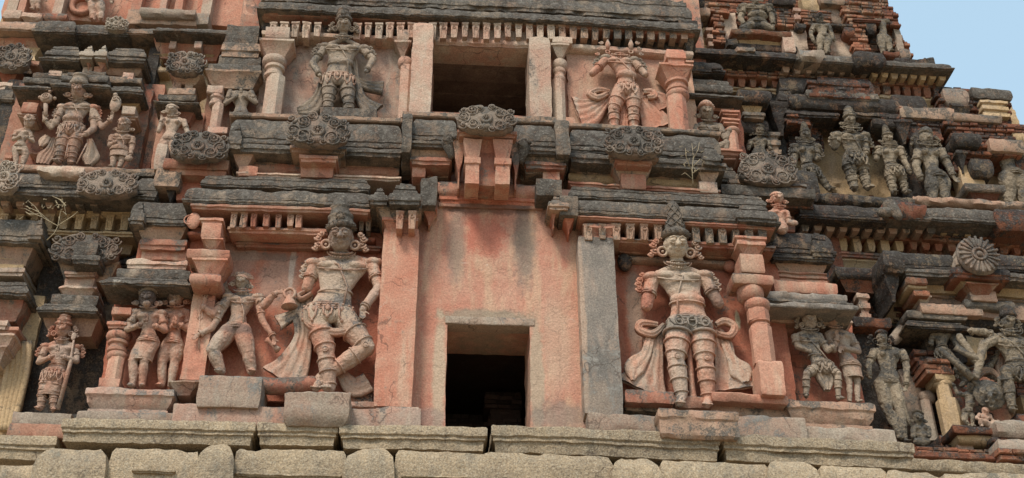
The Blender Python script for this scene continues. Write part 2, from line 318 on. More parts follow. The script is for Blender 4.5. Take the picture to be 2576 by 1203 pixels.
def holewall(name, x0, x1, y0, y1, hx0, hx1, hy0, hy1, Y, d, mat, parent):
    """a wall with one opening: one sheet of front face and the four reveals"""
    ym = (hy0+hy1)/2; X = [W(x, ym, Y)[0] for x in (x0, hx0, hx1, x1)]; Z = [W((hx0+hx1)/2, y, Y)[1] for y in (y1, hy1, hy0, y0)]
    def sub(A):
        o = []
        for a, b in zip(A[:-1], A[1:]): o += list(np.linspace(a, b, max(2, int(abs(b-a)/.07)))[:-1])
        return np.array(o+[A[-1]])
    xs, zs = sub(X), sub(Z); V = np.array([[(x, Y, z) for z in zs] for x in xs]); V += vn3(V*2.1, 3)*.03+vn3(V*7, 9)*.016; nz = len(zs); m = M(); f = []
    for i in range(len(xs)-1):
        for j in range(nz-1):
            cx, cz = (xs[i]+xs[i+1])/2, (zs[j]+zs[j+1])/2
            if X[1] < cx < X[2] and Z[1] < cz < Z[2]: continue
            f.append((i*nz+j, (i+1)*nz+j, (i+1)*nz+j+1, i*nz+j+1))
    m.add(V.reshape(-1, 3), f)
    ix = [int(np.argmin(abs(xs-X[k]))) for k in (1, 2)]; iz = [int(np.argmin(abs(zs-Z[k]))) for k in (1, 2)]
    for loop in ([(ix[0], j) for j in range(iz[0], iz[1]+1)], [(i, iz[1]) for i in range(ix[0], ix[1]+1)], [(ix[1], j) for j in range(iz[1], iz[0]-1, -1)]):
        L = np.array([V[i, j] for i, j in loop]); m.grid([L+(0, d*t, 0)+(vn3((L+(0, d*t, 0))*7, 9)*.02 if t else 0) for t in np.linspace(0, 1, 9)])
    for k, i in ((0, 0), (1, len(xs)-1)): L = V[i]; m.grid([L, L+(0, d, 0)])
    L = V[:, -1]; m.grid([L, L+(0, d, 0)])
    return done(name, m, mat, parent, ang=40)
# ---------------------------------------------------------------- carved scroll crest (cloud-shaped, full of spirals)
def crest(x0, x1, y0, y1, Y, mat='crest_stone', parent=None, name='scroll_crest', seed=0):
    rg = random.Random(seed); X0, _ = W(x0, (y0+y1)/2, Y); X1, _ = W(x1, (y0+y1)/2, Y)
    ZT = W((x0+x1)/2, y0, Y)[1]; ZB = W((x0+x1)/2, y1, Y)[1]
    cx, cz = (X0+X1)/2, ZB+(ZT-ZB)*.42; a = (X1-X0)/2; ht = ZT-cz; hb = cz-ZB; m = M()
    n = 72; th = np.linspace(0, 2*math.pi, n, endpoint=False)
    sup = np.abs(np.cos(th))**2.6+np.abs(np.sin(th))**2.6; rr = sup**(-1/2.6)*(1+.07*np.abs(np.sin(th*5.5+.3+rg.random()))-.03+.05*np.sin(th*3+seed)*rg.random()-.13*np.maximum(0, np.sin(th))*np.abs(np.cos(th))**.5)
    rows = []
    for (q, dy) in ((.96, .15), (1.0, .10), (1.0, .03), (.95, -.02), (.8, -.035), (.4, -.05), (.001, -.055)):
        rows.append(np.stack([cx+a*rr*q*np.cos(th), Y+dy+0*th, cz+rr*q*np.sin(th)*np.where(np.sin(th) > 0, ht, hb)], -1))
    m.grid(rows, cv=True)
    def surf(u, v):        # u,v in -1..1
        q = min(1, math.hypot(u, v)); return (cx+a*u, Y-.02-.045*(1-q**2), cz+v*(ht if v > 0 else hb))
    R = min(ht, hb)
    for s in (-1, 1):
        for (u, v, r) in ((.80, .05, .42), (.50, .52, .36), (.47, -.42, .40), (.84, .60, .24), (.80, -.56, .24), (.22, .80, .26), (.2, -.82, .2)):
            u, v, r = u*rg.uniform(.93, 1.05), v+rg.uniform(-.09, .09), r*rg.uniform(.85, 1.15)
            spiral(m, surf(s*u, v), R*r*1.3, .018, rg.uniform(1.5, 2.2), s=-s, a0=rg.random()*.8+(0 if s > 0 else math.pi), dome=.05)
        for k in range(6):
            th0 = .3+k*.42; P = [surf(s*(.93*math.cos(q)), .93*math.sin(q)) for q in np.linspace(th0-1.5, th0-1.1, 5)]; tube(m, P, .034, 5)
    c = np.array(surf(0, .02)); torus(m, c, (0, 1, 0), R*.36, .034, 18, 5); sph(m, c, (R*.12, .05, R*.12), n=8)
    for k in range(8): q = k*math.pi/4; sph(m, c+np.array([math.cos(q)*R*.22, 0, math.sin(q)*R*.22]), (R*.08, .035, R*.08), n=6)
    for k in (-2, -1, 0, 1, 2): P = [surf(k*.03, -.42), surf(k*.055, -.62), surf(k*.09, -.88)]; tube(m, P, .03, 5)
    return done(name, m, mat, parent or TOWER, rough=.008, rs=14)
# ---------------------------------------------------------------- rows of brackets
def brackets(parent, x0, x1, y0, y1, Y, mat, pitch, wdt, name='bracket', d=.28, individually=True, seed=3, skew=0, plain=False):
    rg = random.Random(seed); n = max(1, round((x1-x0)/pitch)); mm = M(); xs = [x0+(i+.5)*(x1-x0)/n for i in range(n)]
    for i, x in enumerate(xs):
        if not individually and rg.random() < .06: continue
        m = M() if individually else mm; yy = skew*(x-(x0+x1)/2)
        ww = wdt*rg.uniform(.9, 1.1); h = (y1-y0)*rg.uniform(.9, 1.05)
        pf = [(0, -1), (.1, -1), (.16, 1.5), (.3, .5), (.55, 1), (.8, 1.5), (1, 2)] if not plain else [(0, 0), (.7, 0), (1, 2.5)]
        blkmesh(m, x-ww/2, x+ww/2, y0+yy, y0+yy+h, Y, pf, d, amp=.01, step=.06)
        if not plain:
            k = mpp(x, y0, Y); X, Z = W(x, y0+yy+h*.3, Y-.01); torus(m, (X, Y-.01, Z), (0, 1, 0), ww*.24*k, .010, 8, 4)
            for q in (-.3, .3):
                X2, Z2 = W(x+ww*q, y0+yy+h*.45, Y); X3, Z3 = W(x+ww*q*.7, y0+yy+h*.95, Y); tube(m, [(X2, Y-.005, Z2), (X3, Y+.03, Z3)], .014, 4)
        if individually: done(name, m, mat, parent, ang=40)
    if not individually: tag(done(name+'_row' if not name.endswith('row') else name, mm, mat, parent, ang=40), kind=None)
# ---------------------------------------------------------------- turned pillar made of stacked sections
def pillar(sections, Y, mat, parent=None, name='pillar', shaftname='shaft', n=8, d=.5):
    """sections: (kind, x0, x1, y0, y1) with kind 'b:<profile>' square, 'o' octagonal, 'r' round cushion"""
    P = None
    for i, (k, x0, x1, y0, y1) in enumerate(sections):
        nm = {'b': 'capital', 'o': 'shaft', 'r': 'cushion', 'g': 'neck_ring', 'p': 'base_block'}[k[0]]
        m = M(); a = W((x0+x1)/2, y0, Y); b = W((x0+x1)/2, y1, Y); r = (W(x1, (y0+y1)/2, Y)[0]-W(x0, (y0+y1)/2, Y)[0])/2
        xm = W((x0+x1)/2, (y0+y1)/2, Y)[0]
        if k[0] in 'bp': blkmesh(m, x0, x1, y0, y1, Y-r*.2, k[2:] or 'box', d, amp=.008)
        else:
            pf = {'o': [(0, r*.97), (.02, r), (.25, r), (.5, r*1.01), (.75, r), (.98, r)], 'r': [(0, r*.6), (.08, r*.86), (.25, r*.98), (.5, r), (.75, r*.93), (.92, r*.75), (1, r*.6)],
                  'g': [(0, r*.8), (.1, r), (.3, r), (.4, r*.8), (.6, r*.8), (.7, r*.95), (.9, r*.95), (1, r*.8)]}[k[0]]
            lathe(m, (xm, Y+r*.75, a[1]), (xm, Y+r*.75, b[1]), pf, 8 if k[0] == 'o' else 20)
        if P is None: P = done(name, m, mat, parent or TOWER, ang=35, rough=.006)
        else: done(nm, m, mat, P, ang=35, rough=.006)
    return P
# ---------------------------------------------------------------- carved figures
def remesh(m, voxel, name, smooth=3, rough=.006, rs=22):
    me = bpy.data.meshes.new('t'); v = np.concatenate(m.v)
    me.from_pydata(v.tolist(), [], m.f); me.update(); o = bpy.data.objects.new('t', me); COL.objects.link(o)
    md = o.modifiers.new('r', 'REMESH'); md.mode = 'VOXEL'; md.voxel_size = voxel; md.use_smooth_shade = True
    ms = o.modifiers.new('s', 'SMOOTH'); ms.iterations = smooth; ms.factor = .5
    dg = bpy.context.evaluated_depsgraph_get(); dg.update(); ev = o.evaluated_get(dg).to_mesh()
    n = len(ev.vertices); co = np.empty(n*3); ev.vertices.foreach_get('co', co); co = co.reshape(-1, 3)
    co = co+vn3(co*rs, 4)*rough*2+vn3(co*6, 8)*rough*2
    out = M(); out.v = [co]; out.n = n; out.f = [tuple(p.vertices) for p in ev.polygons]
    o.evaluated_get(dg).to_mesh_clear(); bpy.data.objects.remove(o); bpy.data.meshes.remove(me)
    return out
def ribbon(m, pts, Y, w, mirror=None, ridges=3, th=.045, fr=None):
    """flat carved cloth along a path; pts (x, y), w widths in measured units"""
    P = [np.array([W(x, y, Y)[0], Y, W(x, y, Y)[1]]) for x, y in pts]; k = mpp(*pts[0], Y); n = len(P)
    # resample
    t = np.linspace(0, n-1, max(6, n*4)); P = np.array(P)
    def cr(A, t):
        i = np.clip(np.floor(t).astype(int), 0, n-2); f = (t-i); f = f[:, None] if A.ndim > 1 else f; a0 = A[np.maximum(i-1, 0)]; a1 = A[i]; a2 = A[i+1]; a3 = A[np.minimum(i+2, n-1)]; return .5*(2*a1+(a2-a0)*f+(2*a0-5*a1+4*a2-a3)*f*f+(3*a1-a0-3*a2+a3)*f**3)
    Q = cr(P, t); w = cr(np.array(w, float), t)*k/2; c = 4*ridges+1; rows = []
    for i in range(len(Q)):
        T = nrm(Q[min(len(Q)-1, i+1)]-Q[max(0, i-1)]); S = np.array([T[2], 0, -T[0]])
        s = np.linspace(-1, 1, c); hgt = th*(.65+.35*np.cos(s*math.pi*ridges))*(np.clip(1.15-np.abs(s)**6, 0, 1))
        F = Q[i]+S*(s*w[i])[:, None]; F[:, 1] -= hgt; Bk = F.copy()[::-1]; Bk[:, 1] = Y+.07
        rows.append(np.concatenate([F, Bk]))
    V = np.array(rows); nl = V.shape[1]; m.grid(V, cv=True); b = m.n-V.shape[0]*nl
    m.f.append(tuple(range(b, b+nl))); m.f.append(tuple(range(m.n-nl, m.n))[::-1]); return m
def hand(m, p, dr, u, side=1, curl=.25):
    """palm, four unequal fingers and a thumb; dr is the pointing direction"""
    dr = nrm(dr); fw = np.array([0, -1.0, 0]); S = nrm(np.cross(dr, fw)); N_ = nrm(np.cross(S, dr))
    c = np.asarray(p)+dr*u*.34; Bm = np.array([S, N_, dr]); sph(m, c, (u*.3, u*.16, u*.38), Bm, 10)
    for i, (o, L) in enumerate(((-.24, .44), (-.08, .54), (.08, .5), (.23, .38))):
        a = c+dr*u*.28+S*u*o; b = a+dr*u*L*.6+N_*u*curl*.3; e = b+dr*u*L*.5+N_*u*curl*.7
        cap(m, a, u*.085, b, u*.075, 8); cap(m, b, u*.075, e, u*.06, 8)
    a = c-dr*u*.12+S*side*u*.26; cap(m, a, u*.1, a+(S*side*.35+dr*.35)*u+N_*u*.1, u*.07, 8)
def figure(name, label, cat, F, Y, u, J, mat='cream_statue', female=False, crown=None, ears=1, neckl=1, armb=1, legb=1, belt='loops', flames=0,
           sash=None, hands=None, face=1, thread=0, head=1, fat=1.0, tilt=0, pitch=16, hairfan=0, beard=0, skirt=None, cmat=None, hatband=0, extra=None, worn=0, vox=None, smile=0, group=None, lf=1.0, af=1.0, hs=1.0):
    old = list(FR); frame(*F)
    k = mpp(J['C'][0], J['C'][1], Y); um = u*k
    def P(j, dd=0):
        j = J[j] if isinstance(j, str) else j; d = (j[2] if len(j) > 2 else 0)+dd
        yy = Y-d*um; x, z = W(j[0], j[1], yy); return np.array([x, yy, z])
    C, Wa, Hp = P('C'), P('WA'), P('HP')
    zs = [P(q)[2] for q in J if q[0] in 'AKWH']
    root = empty(name, C[0], Y+.1, min(zs), label, cat, group=group)
    m = M(); X = np.eye(3)
    SL, SR = P('SL'), P('SR'); sw = abs(SR[0]-SL[0])/2
    # torso
    ra = np.array([sw*.86, um*.80, um*.78]); rb = np.array([sw*.53*fat, um*.62*fat, um*.6]); rc = np.array([sw*.80, um*.80, um*.68])
    Sh = (SL+SR)/2+np.array([0, 0, -um*.1]); kp_ = [(Sh+(0, 0, um*.35), sw*.45, um*.42), (Sh, sw*.92, um*.62), (C, sw*.90, um*.86), (C*.5+Wa*.5, sw*(.64 if female else .69), um*.76), (Wa, rb[0], rb[1]), (Wa*.45+Hp*.55, sw*(.78 if female else .67), um*.8), (Hp, rc[0], um*.92), (Hp-(0, 0, um*.55), rc[0]*.96, um*.85), (Hp-(0, 0, um*.95), rc[0]*.6, um*.6)]
    tt = np.linspace(0, len(kp_)-1, 40); rows = []; ph = np.linspace(0, 2*math.pi, 28, endpoint=False)
    for t in tt:
        i = min(len(kp_)-2, int(t)); f = t-i; f = f*f*(3-2*f)*.6+f*.4; c_ = kp_[i][0]*(1-f)+kp_[i+1][0]*f; a_ = kp_[i][1]*(1-f)+kp_[i+1][1]*f; b_ = kp_[i][2]*(1-f)+kp_[i+1][2]*f
        rows.append(np.stack([c_[0]+a_*np.cos(ph), c_[1]+b_*np.sin(ph), c_[2]+0*ph], -1))
    rows = [np.repeat(kp_[0][0][None], 28, 0)]+rows+[np.repeat((kp_[-1][0]-(0, 0, um*.2))[None], 28, 0)]; m.grid(rows, cv=True)
    cap(m, SL, um*.44, C+(0, 0, um*.35), um*.5); cap(m, SR, um*.44, C+(0, 0, um*.35), um*.5)
    if female:
        for s in (-1, 1): sph(m, C+np.array([s*sw*.48, -um*.72, -um*.08]), um*.46, n=14)
    else:
        for s in (-1, 1): sph(m, C+np.array([s*sw*.44, -um*.5, um*.08]), (sw*.42, um*.44, um*.42), n=14)
        for s in (-1, 1): sph(m, C+np.array([s*sw*.46, -um*.84, um*.0]), um*.075, n=8)
    if fat > 1.05: sph(m, Wa+np.array([0, -um*.25, -um*.1]), (sw*.62*fat, um*.72*fat, um*.72), n=16)
    tor = nrm(P('N')-Hp) if 'N' in J else np.array([0, 0, 1.0])
    torus(m, Wa+np.array([0, -um*(.62*fat+.0)-(um*.3 if fat > 1.05 else 0), 0]), (0, 1, 0), um*.09, um*.035, 10, 5)
    # arms
    hands = hands or {}
    for s in ('L', 'R'):
        S = SL if s == 'L' else SR; sph(m, S, um*.58*af, n=12)
        if 'E'+s in J:
            E_ = P('E'+s); cap(m, S, um*.56*af, E_, um*.46*af)
            if 'W'+s in J:
                Wr = P('W'+s); mid = E_*.65+Wr*.35; cap(m, E_, um*.46*af, mid, um*.44*af); cap(m, mid, um*.44*af, Wr, um*.28*af)
                hd = hands.get(s)
                if hd is not None: hand(m, Wr, hd if len(hd) == 3 else (hd[0], -.15, hd[1]), um*(.95), 1 if s == 'L' else -1)
        for q in ('2', '3'):
            if 'E'+s+q in J:
                E_ = P('E'+s+q); Wr = P('W'+s+q); cap(m, S, um*.44*af, E_, um*.36*af); cap(m, E_, um*.36*af, Wr, um*.24*af)
                hd = hands.get(s+q)
                if hd is not None: hand(m, Wr, (hd[0], -.15, hd[1]), um*.9, 1 if s == 'L' else -1)
    if hands.get('pray'):
        c = P(hands['pray']); up = np.array([0, -.25, 1]); up = nrm(up)
        for s in (-1, 1):
            sph(m, c+np.array([s*um*.16, 0, 0]), (um*.15, um*.22, um*.42), n=10)
            for o in (-.18, -.06, .06, .17): a = c+np.array([s*um*.13, o*um*1.1, um*.3]); cap(m, a, um*.075, a+up*um*(.55-abs(o)), um*.05, 8)
            cap(m, c+np.array([s*um*.2, -um*.1, um*.0]), um*.09, c+np.array([s*um*.3, -um*.3, um*.35]), um*.06, 8)
    # legs
    for s in ('L', 'R'):
        sg = -1 if s == 'L' else 1
        if 'K'+s in J:
            hp = Hp+np.array([sg*sw*.42, 0, -um*.2]); K = P('K'+s); cap(m, hp, um*.98*lf, hp*.4+K*.6, um*.93*lf, 16); cap(m, hp*.4+K*.6, um*.93*lf, K, um*.7*lf, 14)
            sph(m, K+(0, -um*.08, 0), um*.66*lf, n=12)
            if 'A'+s in J:
                A = P('A'+s); c = K*.62+A*.38; cap(m, K, um*.64*lf, c, um*.7*lf, 14); cap(m, c, um*.7*lf, A, um*.46*lf, 12)
                T = P('T'+s) if 'T'+s in J else A+np.array([sg*um*.22, -um*.75, -um*.28])
                cap(m, A-(0, 0, um*.1), um*.38*lf, T, um*.32*lf, 10)
                for q in range(5): cap(m, T+np.array([(q-2)*um*.16*lf, 0, -um*.04]), um*.1*lf, T+np.array([(q-2)*um*.17*lf, -um*.34*lf, -um*.08]), um*.09*lf, 6)
    # head
    orn = {}
    def o(nm, key=''):
        if (nm, key) not in orn: orn[(nm, key)] = M()
        return orn[(nm, key)]
    if head:
        um0 = um; um = um*hs; H = P('H'); th = math.radians(tilt); pt = math.radians(pitch)
        rx = np.array([math.cos(th), 0, math.sin(th)]); upv = nrm(np.array([-math.sin(th), -math.sin(pt), math.cos(th)*math.cos(pt)])); fw = nrm(np.cross(upv, rx)); upv = np.cross(rx, fw); Bh = np.array([rx, -fw, upv])
        if fw[1] > 0: fw = -fw
        def q(a, b, c): return H+(rx*a+fw*b+upv*c)*um
        cap(m, P('N')+(0, 0, -um*.1), um*.62, q(0, -.1, -.5), um*.56)
        for S_ in (SL, SR): cap(m, P('N')+(0, um*.1, um*.0), um*.4, S_*.75+P('N')*.25, um*.44)
        sph(m, q(0, -.08, .22), (um*1.0, um*1.0, um*.98), Bh, 20); sph(m, q(0, .02, -.42), (um*.86, um*.84, um*.78), Bh, 18); sph(m, q(0, .34, -.92), (um*.32, um*.3, um*.24), Bh, 12)
        for s in (-1, 1):
            sph(m, q(s*.42, .48, -.32), (um*.3, um*.3, um*.3), Bh, 12)
            if face:
                sph(m, q(s*.43, .86, .2), (um*.27, um*.27, um*.17), Bh, 12)
                tube(m, [q(s*.10, .98, .44), q(s*.35, 1.06, .56), q(s*.72, .84, .44)], um*.085, 6)
                tube(m, [q(s*.13, .95, .02), q(s*.40, 1.07, -.06), q(s*.72, .84, .06)], um*.055, 6)
            sph(m, q(s*.93, -.02, .0), (um*.14, um*.2, um*.34), Bh, 10)
        cap(m, q(0, .92, .3), um*.11, q(0, 1.2, -.16), um*.19, 10)
        for s in (-1, 1): sph(m, q(s*.17, .98, -.2), um*.11, n=8)
        tube(m, [q(-.32, .80, -.47+smile), q(-.12, .96, -.43), q(0, .98, -.46), q(.12, .96, -.43), q(.32, .80, -.47+smile)], [um*.05, um*.10, um*.09, um*.10, um*.05], 6)
        tube(m, [q(-.26, .80, -.54+smile), q(0, .94, -.62), q(.26, .80, -.54+smile)], [um*.03, um*.095, um*.03], 6)
        if beard: sph(m, q(0, .55, -1.05), (um*.5, um*.4, um*.5), Bh, 10)
        if crown:
            kind, tx, ty, wd = crown[:4]; T = P((tx, ty, crown[4] if len(crown) > 4 else 1.3)); b0 = q(0, -.05, .62); r = um*wd; cm = o('crown')
            if kind == 'tall': pf = [(0, r*1.0), (.04, r*1.12), (.12, r*1.14), (.15, r*1.0), (.3, r*.9), (.33, r*.98), (.38, r*.98), (.41, r*.82), (.58, r*.74), (.61, r*.8), (.66, r*.78), (.69, r*.62), (.84, r*.5), (.87, r*.42), (.93, r*.22), (1, r*.1)]
            elif kind == 'cone': pf = [(0, r*1.0), (.05, r*1.1), (.14, r*1.08), (.18, r*.92)]+[(t, r*(1.02-.62*t)*(1 if i % 2 else .9)) for i, t in enumerate(np.linspace(.24, .9, 13))]+[(1, r*.15)]
            elif kind == 'dome': pf = [(0, r), (.06, r*1.1), (.22, r*1.12), (.28, r*1.0), (.55, r*.92), (.8, r*.66), (.95, r*.3), (1, r*.05)]
            else: pf = [(0, r), (.1, r*1.12), (.3, r*1.14), (.34, r*1.02), (.7, r*.86), (.74, r*.95), (.86, r*.9), (1, r*.5)]
            lathe(cm, b0, T, pf, 24, .92)
            ax = nrm(T-b0); L = np.linalg.norm(T-b0)
            for i in range(18): a = i/18*2*math.pi; d_ = rx*math.cos(a)+np.cross(ax, rx)*math.sin(a); sph(cm, b0+ax*L*.085+d_*r*1.14, um*.07, n=6)
            mc = b0+ax*L*.32+fw*r*.95; 
            if kind in ('tall', 'dome'):
                sph(cm, mc, (um*.3, um*.1, um*.3), Bh, 10)
                for i in range(10): a = i/10*2*math.pi; sph(cm, mc+(rx*math.cos(a)+upv*math.sin(a))*um*.34, um*.085, n=6)
            if kind == 'cone':
                for s in (-1, 1):
                    for i in range(6): a = i*1.05; pts = [b0+ax*L*(.22+.6*t)+(rx*math.cos(a+s*t*2.4)+np.cross(ax, rx)*math.sin(a+s*t*2.4))*r*(1.0-.62*(.22+.6*t)) for t in np.linspace(0, 1, 7)]; tube(cm, pts, um*.05, 5)
        if hairfan:
            hm = o('hair')
            for i in range(26):
                a = math.pi*(-.12+1.24*i/25); st = q(math.cos(a)*.85, -.25, .2+math.sin(a)*.8); L = hairfan*(.75+.25*random.random())
                e = q(math.cos(a)*(.95+L), -.35, .2+math.sin(a)*(.9+L*.6)); 
                if math.sin(a) < .35: e = q(math.cos(a)*(.9+L*.9), -.35, -.3-L*.2)
                c2 = (st+e)/2+upv*um*.15; tube(hm, [st, c2, e, e+np.array([0, -um*.12, -um*.1])], [um*.13, um*.12, um*.1, um*.04], 6)
            lathe(hm, q(0, -.1, .35), q(0, -.15, 1.25), [(0, um*1.0), (.2, um*1.08), (.5, um*.98), (.8, um*.6), (1, um*.1)], 20, .95)
            torus(hm, q(0, 0, .62), upv, um*.93, um*.07, 24, 6)
        if hatband: torus(o('headband'), q(0, -.02, .62), upv, um*.95, um*.13, 24, 6); lathe(o('headband'), q(0, -.05, .6), q(0, -.05, 1.12), [(0, um*.9), (.5, um*.85), (.9, um*.55), (1, um*.1)], 18, .95)
        if ears:
            for s in (-1, 1):
                em = o('ear_ornament', s); c = q(s*1.08, .1, -.62)
                c = q(s*1.18, .15, -.62); torus(em, c, fw, um*.3*ears, um*.13, 16, 6); sph(em, c, um*.13, n=8)
                for i, (a, b, r) in enumerate(((.5, .02, .30), (.62, .5, .26), (.42, .86, .22), (.8, -.35, .2))):
                    if ears < .9 and i: break
                    spiral(em, q(s*(1.12+a*ears), -.1, -.5+b), um*r*1.25, um*.095, 1.3, s=-s, a0=0 if s > 0 else math.pi, dome=um*.1)
                    sph(em, q(s*(1.08+a*ears), -.35, -.5+b), (um*r*1.35, um*.2, um*r*1.35), n=8)
    if head: um = um0
    # ornaments
    if neckl:
        nm_ = o('necklace'); N0 = P('N')
        for (rr, dz, bd) in ((.66, -.05, .09), (1.0, -.4, .12), (1.25, -.8, .08))[:2+int(neckl > 1)]:
            for i in range(17):
                a = math.pi*(i/16); x = -math.cos(a)*um*rr; dd = math.sin(a)
                sph(nm_, N0+np.array([x, -um*(.42+.40*dd), um*(.1+dz*dd)]), um*bd*(1.6 if i == 8 else 1), n=6)
    if thread:
        tm = o('sacred_thread'); s = thread
        pts = [SL*.7+C*.3+(0, -um*.5, um*.35), C+np.array([-sw*.1*s, -um*.92, -um*.1]), Wa+np.array([sw*.42*s, -um*.72, um*.1]), Hp+np.array([sw*.5*s, -um*.82, um*.1])]
        tube(tm, pts, um*.1, 6)
        tube(tm, [C+np.array([-sw*.84, -um*.45, -um*.2]), C+np.array([-sw*.5, -um*.86, -um*.55]), C+np.array([0, -um*.92, -um*.62]), C+np.array([sw*.5, -um*.86, -um*.55]), C+np.array([sw*.84, -um*.45, -um*.2])], um*.09, 6)
        sph(tm, C+np.array([0, -um*.9, -um*.5]), um*.13, n=8)
    if armb:
        for s in ('L', 'R'):
            for q_ in ('', '2'):
                if 'E'+s+q_ in J:
                    a, b = (SL if s == 'L' else SR), P('E'+s+q_)
                    for t in ((.5, .58) if not q_ else (.7,)): torus(o('arm_band', s+q_), a*(1-t)+b*t, b-a, um*(.56 if not q_ else .42)*af, um*.085, 18, 6)
                    sph(o('arm_band', s+q_), a*.46+b*.54+np.array([0, -um*.6*af, 0]), (um*.19, um*.09, um*.19), n=8)
                    if 'W'+s+q_ in J:
                        c = P('W'+s+q_)
                        for t in (.8, .88): torus(o('bracelet', s+q_), b*(1-t)+c*t, c-b, um*.36*af, um*.08, 16, 6)
    if flames:
        for s in (-1, 1):
            S = SL if s < 0 else SR; fm = o('shoulder_scroll', s)
            for i, (a, b, r) in enumerate(((.55, .2, .28), (.95, -.05, .3), (1.1, -.5, .3), (1.05, -1.0, .32), (.75, .52, .2))):
                c = S+np.array([s*um*a*flames, um*.15, um*b]); spiral(fm, c, um*r*1.15, um*.1, 1.4, s=-s, a0=0 if s > 0 else math.pi, dome=um*.1); sph(fm, c+(0, um*.12, 0), (um*r*1.2, um*.18, um*r*1.2), n=8)
            sph(fm, S+np.array([s*um*.08, -um*.05, um*.12]), (um*.74*af, um*.66*af, um*.5), n=14)
            tube(fm, [S+np.array([-s*um*.3, -um*.35, um*.4]), S+np.array([s*um*.25, -um*.45, um*.28]), S+np.array([s*um*.62, -um*.3, -um*.15])], um*.08, 6)
            for i in range(5): t = i/4; sph(fm, S+np.array([s*um*(-.1+.75*t), -um*(.52-.2*t), um*(.38-.7*t*t)]), um*.08, n=6)
    hx = sw*.86
    if belt:
        bm = o('girdle')
        for (dz, g, r) in ((.62, .84, .08), (.4, .93, .09), (.12, 1.0, .13), (-.12, 1.04, .08)):
            torus(bm, Hp+np.array([0, 0, um*dz]), (0, 0, 1), hx*g, um*r, 26, 6, sy=min(1, um*1.06/hx))
        sph(bm, Hp+np.array([0, -um*1.12, um*.2]), (um*.2, um*.12, um*.2), n=10)
        if belt == 'loops':
            ap = o('apron'); sph(ap, Hp+np.array([0, -um*.72, -um*.75]), (hx*.52, um*.5, um*.75), n=18)
            for i in (-2, 0, 2): tube(ap, [Hp+np.array([i*hx*.10, -um*(1.2-.03*abs(i)), -um*.2]), Hp+np.array([i*hx*.15, -um*(1.28-.05*abs(i)), -um*.8]), Hp+np.array([i*hx*.12, -um*(1.05-.05*abs(i)), -um*1.35])], um*.055, 5)
            torus(o('waist_band'), Wa-(0, 0, um*.35), (0, 0, 1), rb[0]*1.12, um*.09, 26, 6, sy=min(1, um*.82/rb[0]))
            for i in range(9):
                a = -math.pi/2+(i-4)*.3; sph(bm, Hp+np.array([math.cos(a)*hx*1.03, math.sin(a)*um*1.2, um*.26]), um*.12, n=8)
            for i in range(5):
                a = -math.pi/2+(i-2)*.6; c = Hp+np.array([math.cos(a)*hx*1.04, math.sin(a)*um*1.26, -um*.1]); w_ = um*.40; L = um*(1.25 if i % 2 else .95)
                t_ = np.array([-math.sin(a), math.cos(a)*.9, 0]); tube(bm, [c-t_*w_, c-t_*w_*.8+(0, 0, -L*.7), c+(0, 0, -L), c+t_*w_*.8+(0, 0, -L*.7), c+t_*w_], um*.1, 6)
                sph(bm, c+(0, -um*.04, -L-um*.05), um*.16, n=8)
            for i in range(5):
                a = -math.pi/2+(i-2)*.55; c = Hp+np.array([math.cos(a)*hx*1.02, math.sin(a)*um*1.26, -um*.22]); sph(bm, c, (um*.22, um*.14, um*.32), n=8)
    if belt == 'oval':
        for s in (-1, 1):
            c = Hp+np.array([s*hx*.58, -um*1.2, -um*.25]); torus(o('hip_medallion', s), c, (s*.25, 1, -.1), um*.5, um*.09, 20, 6, sy=.7); sph(o('hip_medallion', s), c, (um*.2, um*.12, um*.14), n=10)
            tube(o('girdle'), [Hp+np.array([s*hx*.95, -um*.7, um*.1]), Hp+np.array([s*hx*.75, -um*1.15, -um*.7]), Hp+np.array([s*hx*.28, -um*1.2, -um*.55]), Hp+np.array([s*hx*.12, -um*1.15, um*.1])], um*.08, 6)
        tube(o('girdle'), [Hp+np.array([-hx*.2, -um*1.15, um*.1]), Hp+np.array([-hx*.18, -um*1.22, -um*.6]), Hp+np.array([0, -um*1.2, -um*.85]), Hp+np.array([hx*.18, -um*1.22, -um*.6]), Hp+np.array([hx*.2, -um*1.15, um*.1])], um*.09, 6)
        for s in (-1, 1):
            hp = Hp+np.array([s*sw*.42, 0, -um*.2]); K = P('KL' if s < 0 else 'KR'); c = hp*.72+K*.28; torus(o('shorts_hem', s), c, K-hp, um*1.1*lf, um*.13, 24, 6)
        torus(o('waist_band'), Wa-(0, 0, um*.45), (0, 0, 1), rb[0]*1.15, um*.08, 26, 6, sy=min(1, um*.82/rb[0]))
    if skirt:      # (yy bottom, flare) cloth down to a hem
        sm = o('skirt'); hem = P((J['HP'][0]+(skirt[2] if len(skirt) > 2 else 0), skirt[0], J['HP'][2] if len(J['HP']) > 2 else 0)); n = 40; a = np.linspace(0, 2*math.pi, n, endpoint=False); rows = []
        for t in np.linspace(0, 1, 9):
            c = (Hp+(0, 0, um*.35))*(1-t)+hem*t; rr = hx*1.02*(1-t)+hx*skirt[1]*t; rip = 1+.035*t*np.sin(a*11)
            rows.append(np.stack([c[0]+rr*rip*np.cos(a), c[1]+um*(.92-.0*t)*rip*np.sin(a), c[2]+0*a], -1))
        rows.append(rows[-1]*.9+hem*.1); sm.grid(rows, cv=True); torus(sm, hem, (0, 0, 1), hx*skirt[1]*1.02, um*.08, 30, 6, sy=min(1, um*.92/(hx*skirt[1])))
